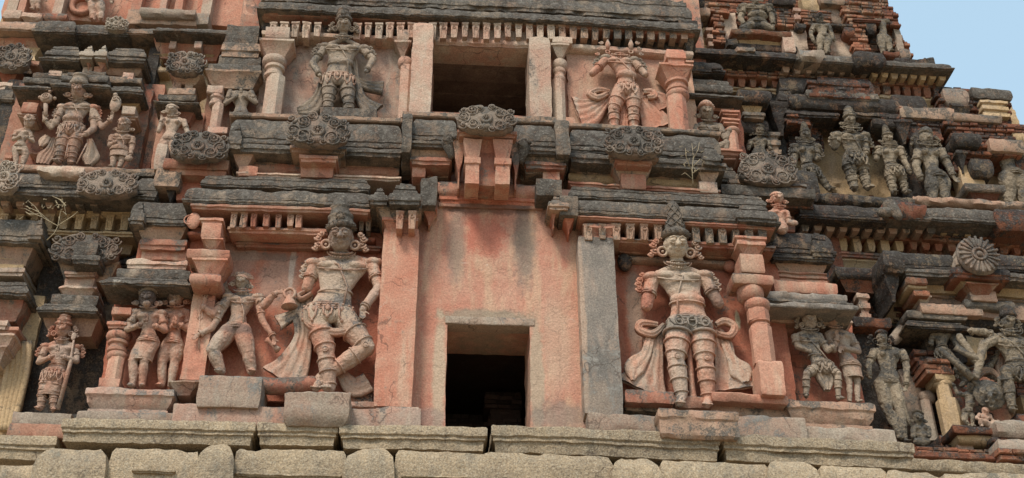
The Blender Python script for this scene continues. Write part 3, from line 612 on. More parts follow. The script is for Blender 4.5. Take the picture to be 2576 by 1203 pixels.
    if legb:
        for s in ('L', 'R'):
            sg = -1 if s == 'L' else 1
            if 'K'+s in J:
                hp = Hp+np.array([sg*sw*.42, 0, -um*.2]); K = P('K'+s); A = P('A'+s) if 'A'+s in J else K
                torus(o('leg_band', s+'0'), hp*.45+K*.55, K-hp, um*.99*lf, um*.09, 22, 6); torus(o('leg_band', s+'1'), hp*.12+K*.88, K-hp, um*.8*lf, um*.085, 22, 6)
                if legb > 1:
                    kp = K+(0, -um*.7*lf, -um*.1); sph(o('knee_rosette', s), kp, (um*.22, um*.1, um*.22), n=10); torus(o('knee_rosette', s), kp+(0, -um*.05, 0), (0, 1, 0), um*.24, um*.05, 14, 5)
                if 'A'+s in J:
                    for t, r in ((.25, .72), (.58, .66), (.92, .52)): torus(o('leg_band', s+str(t)), K*(1-t)+A*t, A-K, um*r*lf, um*.08, 20, 6)
    for rb in (sash or []):
        rm = o('sash', len(orn)); ribbon(rm, rb[0], Y-um*(rb[2] if len(rb) > 2 else -.45), rb[1], ridges=rb[3] if len(rb) > 3 else 3)
    if extra: extra(o, P, um, m)
    vx = vox or max(.0095, um*.055)
    done('body', remesh(m, vx, 'body', rough=.0055+worn*.0045, smooth=2), mat, root)
    for (nm, _k), mm in orn.items(): done(nm, mm, (cmat or {}).get(nm, mat), root, rough=.003+worn*.005, rs=20)
    frame(*old); return root
# ================================================================ THE SETTING
g = M(); n_ = 40; gx = np.linspace(-600, 600, n_); gy = np.linspace(-600, 900, n_)
XX, YY = np.meshgrid(gx, gy, indexing='ij'); g.grid(np.stack([XX, YY, (vn(np.stack([XX, YY, XX*0], -1)*.05)-.5)*.3-.15], -1))
tag(done('ground', g, 'earth', None, bend=False), kind='structure')
TOWER = empty('temple_tower', 0, 18.5, 0, 'tiered carved gateway tower of pink plaster on granite, its right flank bare brick', 'temple tower')
T = TOWER
# ---- mass of the tower behind everything
c = M(); crossbox(c, -9.0, 9.3, 17.9, 30, .0, 7.6); done('base_wall', c, 'granite', T, smooth=False)
def mass(name, x0, x1, y0, y1, Y, mat, d=2.0): return B(name, x0, x1, y0, y1, Y, mat, 'box', d, step=.3)
mass('core_wall', -60, 1040, 52, 460, 19.9, 'ochre_plaster', 6)
mass('core_wall', -60, 1035, 440, 1230, 19.95, 'ochre_plaster', 6)
mass('core_wall', 1440, 2140, -120, 460, 20.9, 'ochre_plaster', 6)
mass('core_wall', 1490, 2640, 400, 1230, 20.3, 'dark_brick', 6)
# ================================================================ GRANITE BASE
for i, (x0, x1, y0, y1, Y, k) in enumerate(((-60, 78, 1166, 1300, 17.05, 0), (76, 262, 1118, 1290, 16.9, 1), (265, 492, 1127, 1290, 17.05, 0), (486, 585, 1109, 1290, 16.9, 1), (583, 868, 1127, 1290, 17.05, 0), (862, 992, 1117, 1300, 16.9, 1),
        (990, 1546, 1136, 1300, 17.05, 0), (1542, 1668, 1140, 1300, 16.9, 1), (1664, 1945, 1160, 1310, 17.05, 0), (1936, 2072, 1150, 1320, 16.9, 1), (2070, 2243, 1172, 1320, 17.05, 0), (2236, 2392, 1174, 1330, 16.9, 1), (2390, 2640, 1186, 1330, 17.05, 0))):
    B('granite_block', x0, x1, y0, y1, Y, 'granite', [(0, 34), (.06, 20), (.16, 8), (.32, 1), (.6, 0), (1, 0)] if k else [(0, 12), (.08, 4), (.25, 0), (1, 0)], .9, amp=.02, ps=.9)
for x0, x1, y in ((330, 440, 1180), (590, 860, 1190), (1010, 1400, 1197)): B('granite_fillet', x0, x1, y, y+9, 16.98, 'granite', 'lip', .3)
for x0, x1, y0, y1, Y in ((-60, 140, 1094, 1152, 17.9), (150, 642, 1056, 1112, 17.25), (645, 849, 1064, 1117, 17.26), (852, 1226, 1070, 1127, 17.22), (1236, 1812, 1077, 1143, 17.24), (1819, 2302, 1101, 1165, 17.26)):
    B('ledge_slab', x0, x1, y0, y1, Y, 'granite', 'ledge', 1.2, amp=.016)
B('ledge_slab', 2240, 2640, 1160, 1190, 17.7, 'granite', 'box', 1.2, amp=.02)
# ================================================================ CENTRAL WALL WITH THE DOORWAY
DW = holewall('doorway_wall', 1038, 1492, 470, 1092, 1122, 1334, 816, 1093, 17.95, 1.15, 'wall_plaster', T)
B('door_lintel', 1120, 1345, 797, 817, 17.93, 'grey_stone', 'box', .3, DW)
B('door_lintel', 1124, 1334, 818, 834, 18.25, 'cream_plaster', 'box', .8, DW)
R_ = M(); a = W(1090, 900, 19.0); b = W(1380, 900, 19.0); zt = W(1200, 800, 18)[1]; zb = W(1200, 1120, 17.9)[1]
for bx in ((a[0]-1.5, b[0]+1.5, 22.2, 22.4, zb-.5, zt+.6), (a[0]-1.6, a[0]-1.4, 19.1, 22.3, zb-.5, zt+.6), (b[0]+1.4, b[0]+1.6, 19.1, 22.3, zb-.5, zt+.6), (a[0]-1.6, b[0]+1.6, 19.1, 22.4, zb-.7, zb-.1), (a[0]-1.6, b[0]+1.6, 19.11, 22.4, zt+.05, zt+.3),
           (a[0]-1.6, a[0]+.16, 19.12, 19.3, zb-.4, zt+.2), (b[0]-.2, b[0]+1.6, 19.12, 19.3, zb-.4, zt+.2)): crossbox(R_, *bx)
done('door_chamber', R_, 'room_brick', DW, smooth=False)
BR('broken_brickwork', 1232, 1312, 985, 1110, 20.6, 1.0, 'room_brick', DW, lip=.06, seed=4)
BR('broken_brickwork', 1120, 1235, 1040, 1110, 21.2, .6, 'room_brick', DW, lip=.06, seed=5)
B('wall_cornice', 1098, 1372, 455, 492, 17.8, 'stained_plaster', 'round', .3); B('wall_cornice', 1104, 1366, 492, 512, 17.86, 'red_plaster', 'lip', .3)
B('wall_cornice', 1104, 1366, 512, 524, 17.9, 'wall_plaster', 'box', .3)
# pilasters
p = B('pilaster', 952, 1046, 572, 1022, 17.62, 'pink_plaster', 'box', .6, amp=.01); B('pilaster_base', 945, 1052, 1022, 1080, 17.56, 'cream_plaster', 'box', .5, p)
p = B('pilaster', 1462, 1556, 595, 1042, 17.62, 'grey_pilaster', 'box', .6, amp=.01)
# stepped cornice blocks over the pilasters
for x0, x1, y0, y1, Y, mt, pf in ((978, 1060, 447, 512, 17.22, 'lichen_stone', 'eave'), (930, 978, 456, 512, 17.3, 'lichen_stone', 'eave'), (1058, 1100, 442, 515, 17.42, 'lichen_stone', 'box'),
        (945, 1060, 511, 548, 17.4, 'mid_lichen', 'cap'), (1062, 1100, 514, 556, 17.6, 'stained_plaster', 'cap'), (960, 1052, 545, 575, 17.5, 'pink_plaster', 'cap'),
        (1350, 1414, 448, 490, 17.45, 'lichen_stone', 'box'), (1378, 1432, 478, 525, 17.35, 'mid_lichen', 'eave'), (1382, 1408, 522, 560, 17.45, 'stained_plaster', 'flare'), (1408, 1455, 490, 540, 17.42, 'lichen_stone', 'box'),
        (1416, 1452, 538, 575, 17.5, 'red_plaster', 'flare'), (1470, 1550, 560, 600, 17.58, 'stained_plaster', 'cap')):
    B('cornice_block', x0, x1, y0, y1, Y, mt, pf, .8, amp=.015)
cb = empty('pilaster_capital', *[W(1000, 560, 17.3)[0], 17.3, W(1000, 570, 17.3)[1]], parent=T)
brackets(cb, 990, 1052, 530, 575, 17.36, 'pink_plaster', 33, 20)
# ================================================================ LEFT NICHE
B('niche_wall', 455, 965, 515, 1010, 18.15, 'red_plaster', [(0, 0), (1, 0)], .6, amp=.025)
B('eave_roof', 505, 932, 440, 474, 17.7, 'lichen_stone', 'eave', 1.0, amp=.02, ps=.5)
cn = B('niche_cornice', 463, 935, 472, 516, 17.5, 'lichen_stone', 'roll', 1.0, amp=.02, ps=.7)
B('soffit_band', 478, 932, 516, 530, 17.48, 'stained_plaster', 'lip', .6, cn); B('soffit_band', 480, 958, 528, 572, 18.05, 'black_stone_and_shade', 'box', .4, cn)  # second band is near-black: shade of the deep voids between brackets, painted
for x0, x1 in ((575, 650), (655, 715), (720, 762)): brackets(cn, x0, x1, 530, 570, 17.58, 'stained_plaster', 27, 17, seed=x0)
B('frieze_lip', 572, 830, 570, 586, 17.68, 'pink_plaster', 'lip', .5, cn); B('frieze_lip', 470, 945, 586, 600, 17.95, 'red_plaster', 'round', .3, cn); B('frieze_lip', 590, 960, 612, 624, 18.0, 'stained_plaster', 'lip', .3, cn)
brackets(cn, 900, 935, 545, 580, 17.75, 'mid_lichen', 20, 14)
sph_ = M(); q = W(487, 556, 17.6); sph(sph_, (q[0], 17.6, q[1]), (.12, .05, .17)); [torus(sph_, (q[0]-.03*k_, 17.57, q[1]), (0, 1, 0), .035+.03*k_, .012, 16, 5) for k_ in range(3)]; done('round_boss', sph_, 'pink_plaster', cn)
PI1 = pillar((('b:lip', 502, 562, 546, 560), ('b:box', 507, 556, 560, 598), ('b:flare', 505, 560, 598, 626), ('b:slab', 470, 578, 626, 648), ('b:flare', 480, 570, 648, 690), ('b:round', 476, 556, 684, 714)), 17.5, 'pink_plaster', n=8)
B('shaft', 472, 530, 706, 955, 17.84, 'pink_plaster', [(0, 9), (.03, 3), (.08, 0), (1, 0)], .4, PI1)
B('niche_plinth', 432, 1058, 1020, 1078, 17.5, 'faded_wall', 'box', .8, amp=.018)
B('niche_plinth', 497, 656, 945, 1024, 17.42, 'grey_stone', 'box', .8, amp=.012); B('niche_plinth', 420, 500, 955, 985, 17.6, 'cream_plaster', 'flare', .8)
lm = M(); xs = np.linspace(650, 800, 12); tube(lm, [(W(x, 966, 17.85)[0], 17.85, W(x, 966+6*math.sin(x*.02), 17.85)[1]) for x in xs], [.14]*10+[.13, .1], 14); done('rounded_beam', lm, 'stained_plaster', T, rough=.01)
B('niche_plinth', 878, 950, 1010, 1024, 17.75, 'cream_plaster', 'box', .4); BR('exposed_brick', 880, 940, 988, 1012, 17.95, .3, seed=8)
B('statue_pedestal', 711, 880, 985, 1066, 17.12, 'grey_stone', [(0, 4), (.05, 0), (.3, 1), (.7, 0), (.86, 4), (1, 16)], .9, amp=.02)
# ================================================================ RIGHT NICHE
B('niche_wall', 1548, 1975, 560, 1045, 18.15, 'red_plaster', [(0, 0), (1, 0)], .6, amp=.025)
B('eave_roof', 1430, 1925, 474, 508, 17.7, 'lichen_stone', 'eave', 1.0, amp=.02, ps=.5)
cn2 = B('niche_cornice', 1450, 1955, 508, 553, 17.5, 'lichen_stone', 'roll', 1.0, amp=.02, ps=.7)
B('corner_block', 1850, 1952, 503, 556, 17.38, 'lichen_stone', 'eave', .9, cn2)
B('soffit_band', 1460, 1945, 560, 602, 18.05, 'black_stone_and_shade', 'box', .5, cn2); B('soffit_band', 1455, 1950, 553, 562, 17.5, 'stained_plaster', 'lip', .5, cn2)  # black band behind the brackets has the void's shade put into its colour
brackets(cn2, 1462, 1675, 562, 602, 17.58, 'mid_lichen', 35, 20, seed=2, skew=.01); brackets(cn2, 1735, 1935, 566, 608, 17.58, 'mid_lichen', 35, 20, seed=5, skew=.01)
B('frieze_lip', 1458, 1950, 602, 616, 17.66, 'stained_plaster', 'lip', .5, cn2); B('frieze_lip', 1556, 1860, 624, 640, 17.95, 'stained_plaster', 'lip', .3, cn2); B('frieze_lip', 1556, 1855, 646, 662, 18.0, 'mid_lichen', 'round', .3, cn2)
frame(1545.6, 502.3, .4549)
pillar((('b:lip', 668, 845, 196, 226), ('b:cap', 682, 838, 226, 298), ('b:box', 700, 828, 298, 400), ('b:slab', 656, 882, 408, 462), ('r', 692, 840, 458, 545), ('r', 732, 872, 535, 600), ('o', 745, 866, 596, 660), ('g', 760, 872, 655, 692), ('o', 768, 892, 690, 900), ('p:box', 806, 940, 888, 1075)), 17.5, 'pink_plaster')
B('sill', 60, 330, 1052, 1120, 17.6, 'stained_plaster', 'slab', .7, amp=.016); B('sill', 330, 540, 1085, 1150, 17.75, 'stained_plaster', 'box', .6, amp=.016); B('sill', 540, 958, 1070, 1120, 17.6, 'pink_plaster', 'slab', .7, amp=.016)
B('sill', 60, 960, 1120, 1185, 17.85, 'mid_lichen', 'box', .5)
mm = M(); q = W(58, 345, 18.0); spiral(mm, (q[0], 17.95, q[1]), .1, .04, 1.4); sph(mm, (q[0], 18.02, q[1]), (.13, .12, .18)); done('hook_ornament', mm, 'black_stone_and_shade', T)
mm = M(); q = W(640, 370, 18.05); sph(mm, (q[0], 18.05, q[1]), (.13, .1, .12)); done('hook_ornament', mm, 'stained_plaster', T)
frame(*F0)
B('niche_plinth', 1482, 1656, 1040, 1088, 17.5, 'grey_stone', 'box', .8, amp=.02); B('niche_plinth', 1858, 2028, 1046, 1108, 17.5, 'grey_stone', 'box', .8, amp=.02); B('niche_plinth', 2030, 2252, 1076, 1122, 17.6, 'grey_stone', 'box', .8, amp=.02)
B('statue_pedestal', 1656, 1862, 1030, 1100, 17.12, 'mid_lichen', [(0, 4), (.07, 0), (.3, 1), (.36, 5), (.9, 4), (1, 10)], .9, amp=.02)
# ================================================================ MAIN STATUES
FLs = (708.4, 483, .4548); FRs = (1545.6, 502.3, .4549)
figure('dancing_deity_statue', 'big dancing deity statue, tall dark crown, one leg crossed, by the left pilaster', 'statue', FLs, 17.8, 62,
    dict(H=(328, 255, .9), N=(332, 352), C=(335, 425, .1), WA=(298, 545, .1), HP=(262, 665), SL=(182, 405), SR=(500, 402), EL=(140, 530), ER=(540, 530, .3), WR=(448, 652, 1.0), KL=(245, 885, .3), AL=(266, 1085, .2), KR=(468, 862, .5), AR=(215, 1035, -.1), TR=(190, 1085, .2)),
    'pink_statue', hs=1.1, lf=1.12, af=1.08, crown=('tall', 322, 18, 1.1), ears=1.15, neckl=2, thread=1, belt='loops', legb=2, flames=.85, hands=dict(R=(.05, -1)), cmat=dict(crown='lichen_stone', girdle='cream_statue', necklace='cream_statue', sacred_thread='cream_statue'),
    sash=[([(150, 560), (110, 640), (120, 800), (60, 960), (0, 1040)], [60, 110, 100, 190, 260], -.6, 4), ([(130, 650), (60, 680), (-20, 720)], [70, 60, 90], -.6, 2), ([(130, 650), (150, 735), (300, 775), (400, 745), (440, 700)], [18, 30, 48, 30, 20], .85, 2), ([(330, 1000), (400, 1080), (480, 1050)], [60, 110, 120], -.7, 2), ([(165, 560), (110, 590), (95, 570), (130, 550)], [22, 26, 26, 20], .1, 1)])
figure('standing_deity_statue', 'big standing statue with cone crown and broken forearms, right of the doorway', 'statue', FRs, 17.8, 60,
    dict(H=(340, 255, .8), N=(345, 365), C=(352, 440, .1), WA=(400, 560, .15), HP=(415, 690), SL=(210, 440), SR=(490, 430), EL=(178, 590), ER=(575, 575), KL=(340, 880, .3), AL=(372, 1085, .2), KR=(500, 890, .3), AR=(520, 1100, .1), TL=(362, 1125, .9), TR=(510, 1135, .9)),
    'pink_statue', hs=1.08, lf=1.15, af=1.15, crown=('cone', 318, 8, 1.12), ears=1.25, neckl=2, thread=-1, belt='oval', legb=2, flames=1.15, fat=1.12, cmat=dict(crown='lichen_stone'),
    sash=[([(270, 720), (215, 760), (215, 860), (190, 960), (150, 1050)], [60, 110, 110, 170, 310], -.75, 4), ([(560, 720), (600, 800), (620, 950), (650, 1050)], [60, 110, 130, 300], -.75, 4),
          ([(275, 690), (215, 740), (140, 720), (150, 680), (240, 690)], [26, 40, 42, 40, 26], -.2, 2), ([(560, 690), (610, 670), (665, 700), (640, 750), (570, 740)], [26, 40, 42, 40, 26], -.2, 2),
          ([(195, 770), (175, 850), (110, 930), (100, 1000)], [50, 60, 110, 20], -.5, 2), ([(610, 790), (650, 880), (700, 950), (725, 1010)], [50, 60, 130, 40], -.5, 2), ([(415, 760), (420, 900), (432, 1050), (440, 1110)], [26, 30, 34, 40], -.1, 1)])
def fl_extra(o, P, um, m):       # an emblem in each raised hand of the four armed dancer
    t = o('trident'); a = P((1030, 285, .5)); tube(t, [P((1000, 400, .4)), P((1030, 290, .5)), P((1045, 225, .4))], um*.09, 6); torus(t, a, (0, 1, 0), um*.3, um*.09, 14, 5)
    tube(t, [P((1000, 555, .6)), P((1005, 370, .4))], um*.08, 6)
    for s in (-.28, 0, .28): tube(t, [P((1005, 410, .4)), P((1005+s*50, 395, .45)), P((1005+s*60, 355, .4))], um*.07, 6)
    lathe(o('hand_drum'), P((1345, 505, .5)), P((1400, 560, .5)), [(0, um*.42), (.25, um*.3), (.5, um*.22), (.75, um*.3), (1, um*.42)], 14)
figure('four_armed_dancer_statue', 'smaller four armed dancing figure with loose hair, holding trident and drum', 'statue', (0, 601.5, .5), 17.9, 43,
    dict(H=(1215, 215, .4), N=(1222, 270), C=(1222, 315), WA=(1200, 385), HP=(1190, 455), SL=(1155, 298), SR=(1298, 300), EL=(1075, 380, .6), WL=(1020, 340, .8), ER=(1325, 335, .4), WR=(1390, 270, .8), EL2=(1065, 450, .5), WL2=(1000, 480, .8), ER2=(1320, 410, .4), WR2=(1378, 500, .8), KL=(1070, 560, .7), AL=(1115, 665, .2), KR=(1250, 570, .4), AR=(1265, 665, .1)),
    'pink_statue', hs=.8, lf=1.12, af=1.12, flames=.6, tilt=-8, hairfan=1.1, ears=.8, thread=1, belt='plain', legb=0, hands=dict(L=(.2, 1), R=(1, .2), L2=(-.4, -.6), R2=(.1, -1)), extra=fl_extra,
    sash=[([(1180, 300), (1130, 250), (1110, 190)], [20, 40, 60], -.6, 2), ([(1195, 470), (1210, 540), (1245, 620)], [20, 30, 12], -.1, 2)], cmat=dict(necklace='cream_statue', sacred_thread='cream_statue', hair='cream_statue'))
bm_ = M(); q = W(728, 772, 17.75); q2 = W(728, 745, 17.75); lathe(bm_, (q[0], 17.75, q[1]), (q2[0], 17.75, q2[1]), [(0, .14), (.15, .12), (.5, .09), (.8, .06), (1, .04)], 14); torus(bm_, (q2[0], 17.75, q2[1]+.05), (0, 1, 0), .09, .03)
q3 = W(745, 765, 17.9); cap(bm_, (q2[0], 17.8, q2[1]), .06, (q3[0], 17.95, q3[1]), .1)
tag(done('carved_bell', bm_, 'pink_statue', None), 'small carved bell hanging between the two dancing figures', 'carving')
# ================================================================ SECOND TIER LEDGE (row of barrel roofs with scroll crests)
B('core_wall', 1030, 1450, 285, 470, 18.5, 'stained_plaster', 'box', 2, step=.2)
def roofpart(x0, x1, y0, y1, Y, mat='lichen_stone', pf='roll', d=.9, body=None, **k):
    r = B('barrel_roof', x0, x1, y0, y1, Y, mat, pf, d, ps=.7, amp=.02, **k)
    for nm, a, b, c, dd, yy, mt, pp in body or (): B(nm, a, b, c, dd, yy, mt, pp, .8, r, amp=.014)
    return r
roofpart(575, 1012, 298, 372, 17.9, body=(('roof_lip', 571, 1012, 366, 386, 17.78, 'lichen_stone', 'lip'), ('under_moulding', 590, 1008, 386, 412, 18.0, 'mid_lichen', 'flare'), ('under_moulding', 600, 1005, 408, 440, 18.12, 'stained_plaster', 'round'), ('base_moulding', 592, 1010, 436, 447, 17.95, 'cream_plaster', 'lip')))
roofpart(575, 610, 296, 372, 17.72, pf='eave'); B('end_capital', 578, 640, 378, 420, 17.85, 'mid_lichen', 'flare', .6); B('end_capital', 600, 648, 416, 442, 17.95, 'pink_plaster', 'box', .6)
roofpart(1011, 1036, 285, 382, 17.45, pf='box'); roofpart(1034, 1150, 292, 360, 17.62, body=(('roof_lip', 1030, 1150, 353, 368, 17.5, 'lichen_stone', 'lip'), ('under_moulding', 1022, 1145, 368, 408, 17.6, 'mid_lichen', 'flare'), ('base_moulding', 1032, 1136, 393, 412, 17.62, 'stained_plaster', 'lip'), ('neck_block', 1037, 1070, 410, 445, 17.75, 'pink_plaster', 'box'), ('neck_block', 1074, 1130, 410, 445, 18.0, 'mid_lichen', 'box')))
roofpart(1398, 1433, 300, 388, 17.45, pf='box'); roofpart(1288, 1400, 306, 374, 17.62, body=(('roof_lip', 1288, 1400, 370, 384, 17.5, 'lichen_stone', 'lip'), ('under_moulding', 1300, 1428, 384, 424, 17.6, 'mid_lichen', 'flare'), ('base_moulding', 1320, 1424, 404, 422, 17.62, 'stained_plaster', 'lip'), ('neck_block', 1366, 1408, 420, 452, 17.75, 'pink_plaster', 'box'), ('neck_block', 1310, 1362, 424, 455, 18.0, 'mid_lichen', 'box')))
roofpart(1433, 1812, 326, 394, 17.9, body=(('roof_lip', 1433, 1828, 393, 416, 17.78, 'lichen_stone', 'lip'), ('under_moulding', 1436, 1818, 414, 444, 18.0, 'mid_lichen', 'flare'), ('under_moulding', 1430, 1800, 440, 466, 18.12, 'ochre_plaster', 'round'), ('base_moulding', 1430, 1812, 464, 476, 17.95, 'stained_plaster', 'lip')))
roofpart(1766, 1812, 346, 412, 17.7, pf='eave'); B('end_capital', 1752, 1818, 418, 462, 17.85, 'mid_lichen', 'flare', .6); B('end_capital', 1760, 1805, 455, 484, 17.95, 'cream_plaster', 'box', .6)
B('top_slab', 575, 1012, 288, 300, 17.98, 'mid_lichen', 'slab', .9); B('top_slab', 1012, 1290, 284, 296, 17.72, 'mid_lichen', 'slab', 1.0); B('top_slab', 1290, 1433, 298, 309, 17.72, 'mid_lichen', 'slab', 1.0); B('top_slab', 1433, 1812, 318, 329, 17.98, 'mid_lichen', 'slab', .9)
# crests on their stems
for i, (x0, x1, y0, y1, Y, st) in enumerate(((722, 879, 290, 366, 17.42, ((728, 872, 362, 382, 'lip'), (745, 862, 380, 408, 'flare'), (752, 850, 388, 405, 'lip'), (757, 839, 403, 445, 'box'))),
        (1520, 1666, 322, 392, 17.42, ((1532, 1658, 386, 400, 'lip'), (1537, 1650, 398, 442, 'flare'), (1548, 1640, 400, 414, 'lip'), (1563, 1625, 437, 474, 'box'))))):
    cr_ = crest(x0, x1, y0, y1, Y, seed=i)
    for j, (a, b, c, dd, pf) in enumerate(st): B('crest_stem', a, b, c, dd, 17.6+(.06 if pf == 'lip' else .12 if pf == 'flare' else .22)-(.05 if j == 2 else 0), 'mid_lichen' if j < 2 else 'pink_plaster', pf, .5, cr_)
cr_ = crest(1153, 1293, 268, 331, 17.05, seed=5)
B('crest_stem', 1150, 1300, 326, 342, 17.2, 'stained_plaster', 'lip', .7, cr_); B('crest_stem', 1160, 1294, 340, 404, 17.32, 'pink_plaster', 'flare', .6, cr_)
for x0, x1, y0, y1 in ((1172, 1205, 352, 462), (1247, 1282, 355, 464)): B('crest_stem', x0, x1, y0, y1, 17.28, 'pink_plaster', [(0, -8), (.4, 0), (.42, -4), (.55, -4), (.57, 0), (1, -1)], .5, cr_)
B('crest_stem', 1203, 1249, 358, 466, 17.42, 'stained_plaster', 'box', .5, cr_)
for x0, x1, y0, y1 in ((1136, 1174, 346, 460), (1280, 1318, 350, 464)): B('side_bracket', x0, x1, y0, y1, 17.42, 'stained_plaster', 'flare', .5)
for x, y in ((1128, 350), (1318, 362)):
    mm = M(); q = W(x, y, 17.4); spiral(mm, (q[0], 17.4, q[1]), .11, .04, 1.3); sph(mm, (q[0], 17.5, q[1]), (.13, .14, .17)); q2 = W(x+(8 if x < 1200 else -8), y+38, 17.5); cap(mm, (q[0], 17.5, q[1]-.1), .1, (q2[0], 17.55, q2[1]), .07); done('side_scroll', mm, 'lichen_stone', T, rough=.01)
# ================================================================ UPPER WINDOW TIER
B('niche_wall', 655, 1035, 85, 305, 18.78, 'faded_wall', [(0, 0), (1, 0)], .8, amp=.025); B('niche_wall', 1385, 1745, 100, 345, 18.78, 'wall_plaster', [(0, 0), (1, 0)], .8, amp=.025)
B('niche_wall', 1428, 1700, 128, 325, 18.7, 'pale_panel', 'box', .3, amp=.02)
WN = B('window_lintel', 1080, 1345, 70, 117, 18.6, 'cream_plaster', [(0, 0), (1, 0)], .25, amp=.012)
tw = W(1200, 117, 18.6)[1]; xa = W(1060, 200, 18.8)[0]; xb = W(1360, 200, 18.8)[0]
for i in range(6):
    b_ = M(); y0 = 18.87+i*.42; crossbox(b_, xa-.4, xb+.5, y0, y0+.405, tw-.02-.01*(i % 2), tw+.2); done('ceiling_plank', b_, 'old_wood', WN, smooth=False, rough=.004)
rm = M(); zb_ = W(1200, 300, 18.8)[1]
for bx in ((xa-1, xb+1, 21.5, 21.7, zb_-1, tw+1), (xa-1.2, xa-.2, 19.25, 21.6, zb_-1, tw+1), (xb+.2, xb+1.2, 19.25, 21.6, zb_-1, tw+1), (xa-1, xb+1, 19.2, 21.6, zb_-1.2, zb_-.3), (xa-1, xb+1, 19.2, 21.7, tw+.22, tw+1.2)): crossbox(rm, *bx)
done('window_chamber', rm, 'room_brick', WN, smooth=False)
B('window_jamb', 1034, 1087, 56, 292, 18.3, 'cream_plaster', 'box', .9, WN, amp=.014); B('window_jamb', 1332, 1386, 92, 302, 18.3, 'cream_plaster', 'box', .9, WN, amp=.014)
B('core_wall', 600, 1095, -140, 300, 19.5, 'stained_plaster', 'box', 2.4, step=.3); B('core_wall', 1330, 1770, -140, 350, 19.5, 'stained_plaster', 'box', 2.4, step=.3); B('core_wall', 1080, 1345, -140, 75, 19.05, 'stained_plaster', 'box', 2.4, step=.3)
B('window_sill', 1040, 1400, 286, 330, 18.2, 'mid_lichen', 'box', 1.3, WN)
# topmost cornice of the photo with its brackets
tc = B('tier_cornice', 648, 1752, 18, 49, 18.35, 'lichen_stone', 'roll', 1.4, amp=.025, ps=.8)
B('eave_roof', 655, 1735, -40, 22, 18.5, 'lichen_stone', 'eave', 1.2, amp=.03, ps=.6)
B('soffit_band', 655, 1745, 50, 57, 18.42, 'stained_plaster', 'lip', .8, tc); B('soffit_band', 656, 1745, 58, 96, 18.7, 'black_stone_and_shade', 'box', .5, tc)  # black backing paints in the deep shade between the brackets
brackets(tc, 672, 812, 55, 93, 18.42, 'cream_plaster', 29, 19, seed=1); brackets(tc, 885, 1400, 57, 95, 18.42, 'cream_plaster', 27, 18, seed=2); brackets(tc, 1400, 1735, 62, 97, 18.42, 'mid_lichen', 29, 19, seed=3)
B('frieze_lip', 655, 1742, 94, 112, 18.55, 'cream_plaster', 'round', .6, tc); 
B('corner_block', 1712, 1760, 52, 150, 18.45, 'black_stone_and_shade', 'flare', .9, tc)
B('niche_step', 800, 1000, 116, 128, 18.85, 'mid_lichen', 'lip', .3); B('niche_step', 1425, 1690, 118, 132, 18.85, 'mid_lichen', 'lip', .3)
# pillars of the upper niches
pillar((('b:box', 668, 728, 66, 95), ('b:flare', 649, 738, 97, 134), ('r', 656, 720, 134, 158), ('g', 662, 714, 157, 188), ('o', 661, 712, 186, 300)), 18.3, 'cream_plaster')
pillar((('b:box', 1000, 1028, 74, 100), ('b:flare', 991, 1033, 100, 142), ('r', 1000, 1038, 140, 164), ('o', 1003, 1036, 162, 300)), 18.45, 'cream_plaster')
pillar((('b:box', 1390, 1440, 92, 108), ('b:flare', 1386, 1433, 108, 146), ('r', 1390, 1430, 146, 170), ('g', 1392, 1424, 168, 200), ('o', 1390, 1424, 198, 312)), 18.45, 'cream_plaster')
pillar((('b:lip', 1677, 1726, 122, 160), ('b:flare', 1660, 1746, 159, 194), ('g', 1678, 1736, 194, 222), ('r', 1680, 1738, 220, 242), ('o', 1684, 1734, 238, 345)), 18.2, 'pink_plaster')
B('statue_pedestal', 805, 948, 270, 302, 18.1, 'lichen_stone', 'box', .9); B('statue_pedestal', 1470, 1760, 316, 332, 18.2, 'mid_lichen', 'slab', .9)
B('crown_bracket', 1725, 1745, 150, 170, 18.6, 'pink_plaster', 'cap', .3)
U1 = (644, 0, .5); U2 = (1288, 0, .5)
figure('upper_deity_statue', 'soot-stained deity statue with tall crown, left of the upper window opening', 'statue', U1, 18.45, 40,
    dict(H=(442, 128, .9), N=(440, 195), C=(435, 255, .1), WA=(425, 320, .1), HP=(415, 400), SL=(350, 240), SR=(540, 250), EL=(285, 320, .3), WL=(320, 380, .9), ER=(590, 300, .3), WR=(555, 360, .9), KL=(365, 500, .2), AL=(360, 580), KR=(465, 510, .2), AR=(470, 585)),
    'grey_statue', hs=.9, crown=('tall', 436, 25, 1.05), ears=1.1, neckl=2, thread=1, belt='loops', legb=1, flames=1.2, fat=1.1, cmat=dict(crown='lichen_stone', girdle='cream_statue'),
    sash=[([(330, 420), (320, 480), (280, 540), (210, 560)], [40, 60, 100, 50], -.6, 3), ([(500, 400), (560, 430), (640, 440)], [40, 60, 80], -.6, 3), ([(490, 300), (500, 400), (530, 500), (600, 560)], [40, 50, 60, 110], -.5, 3)])
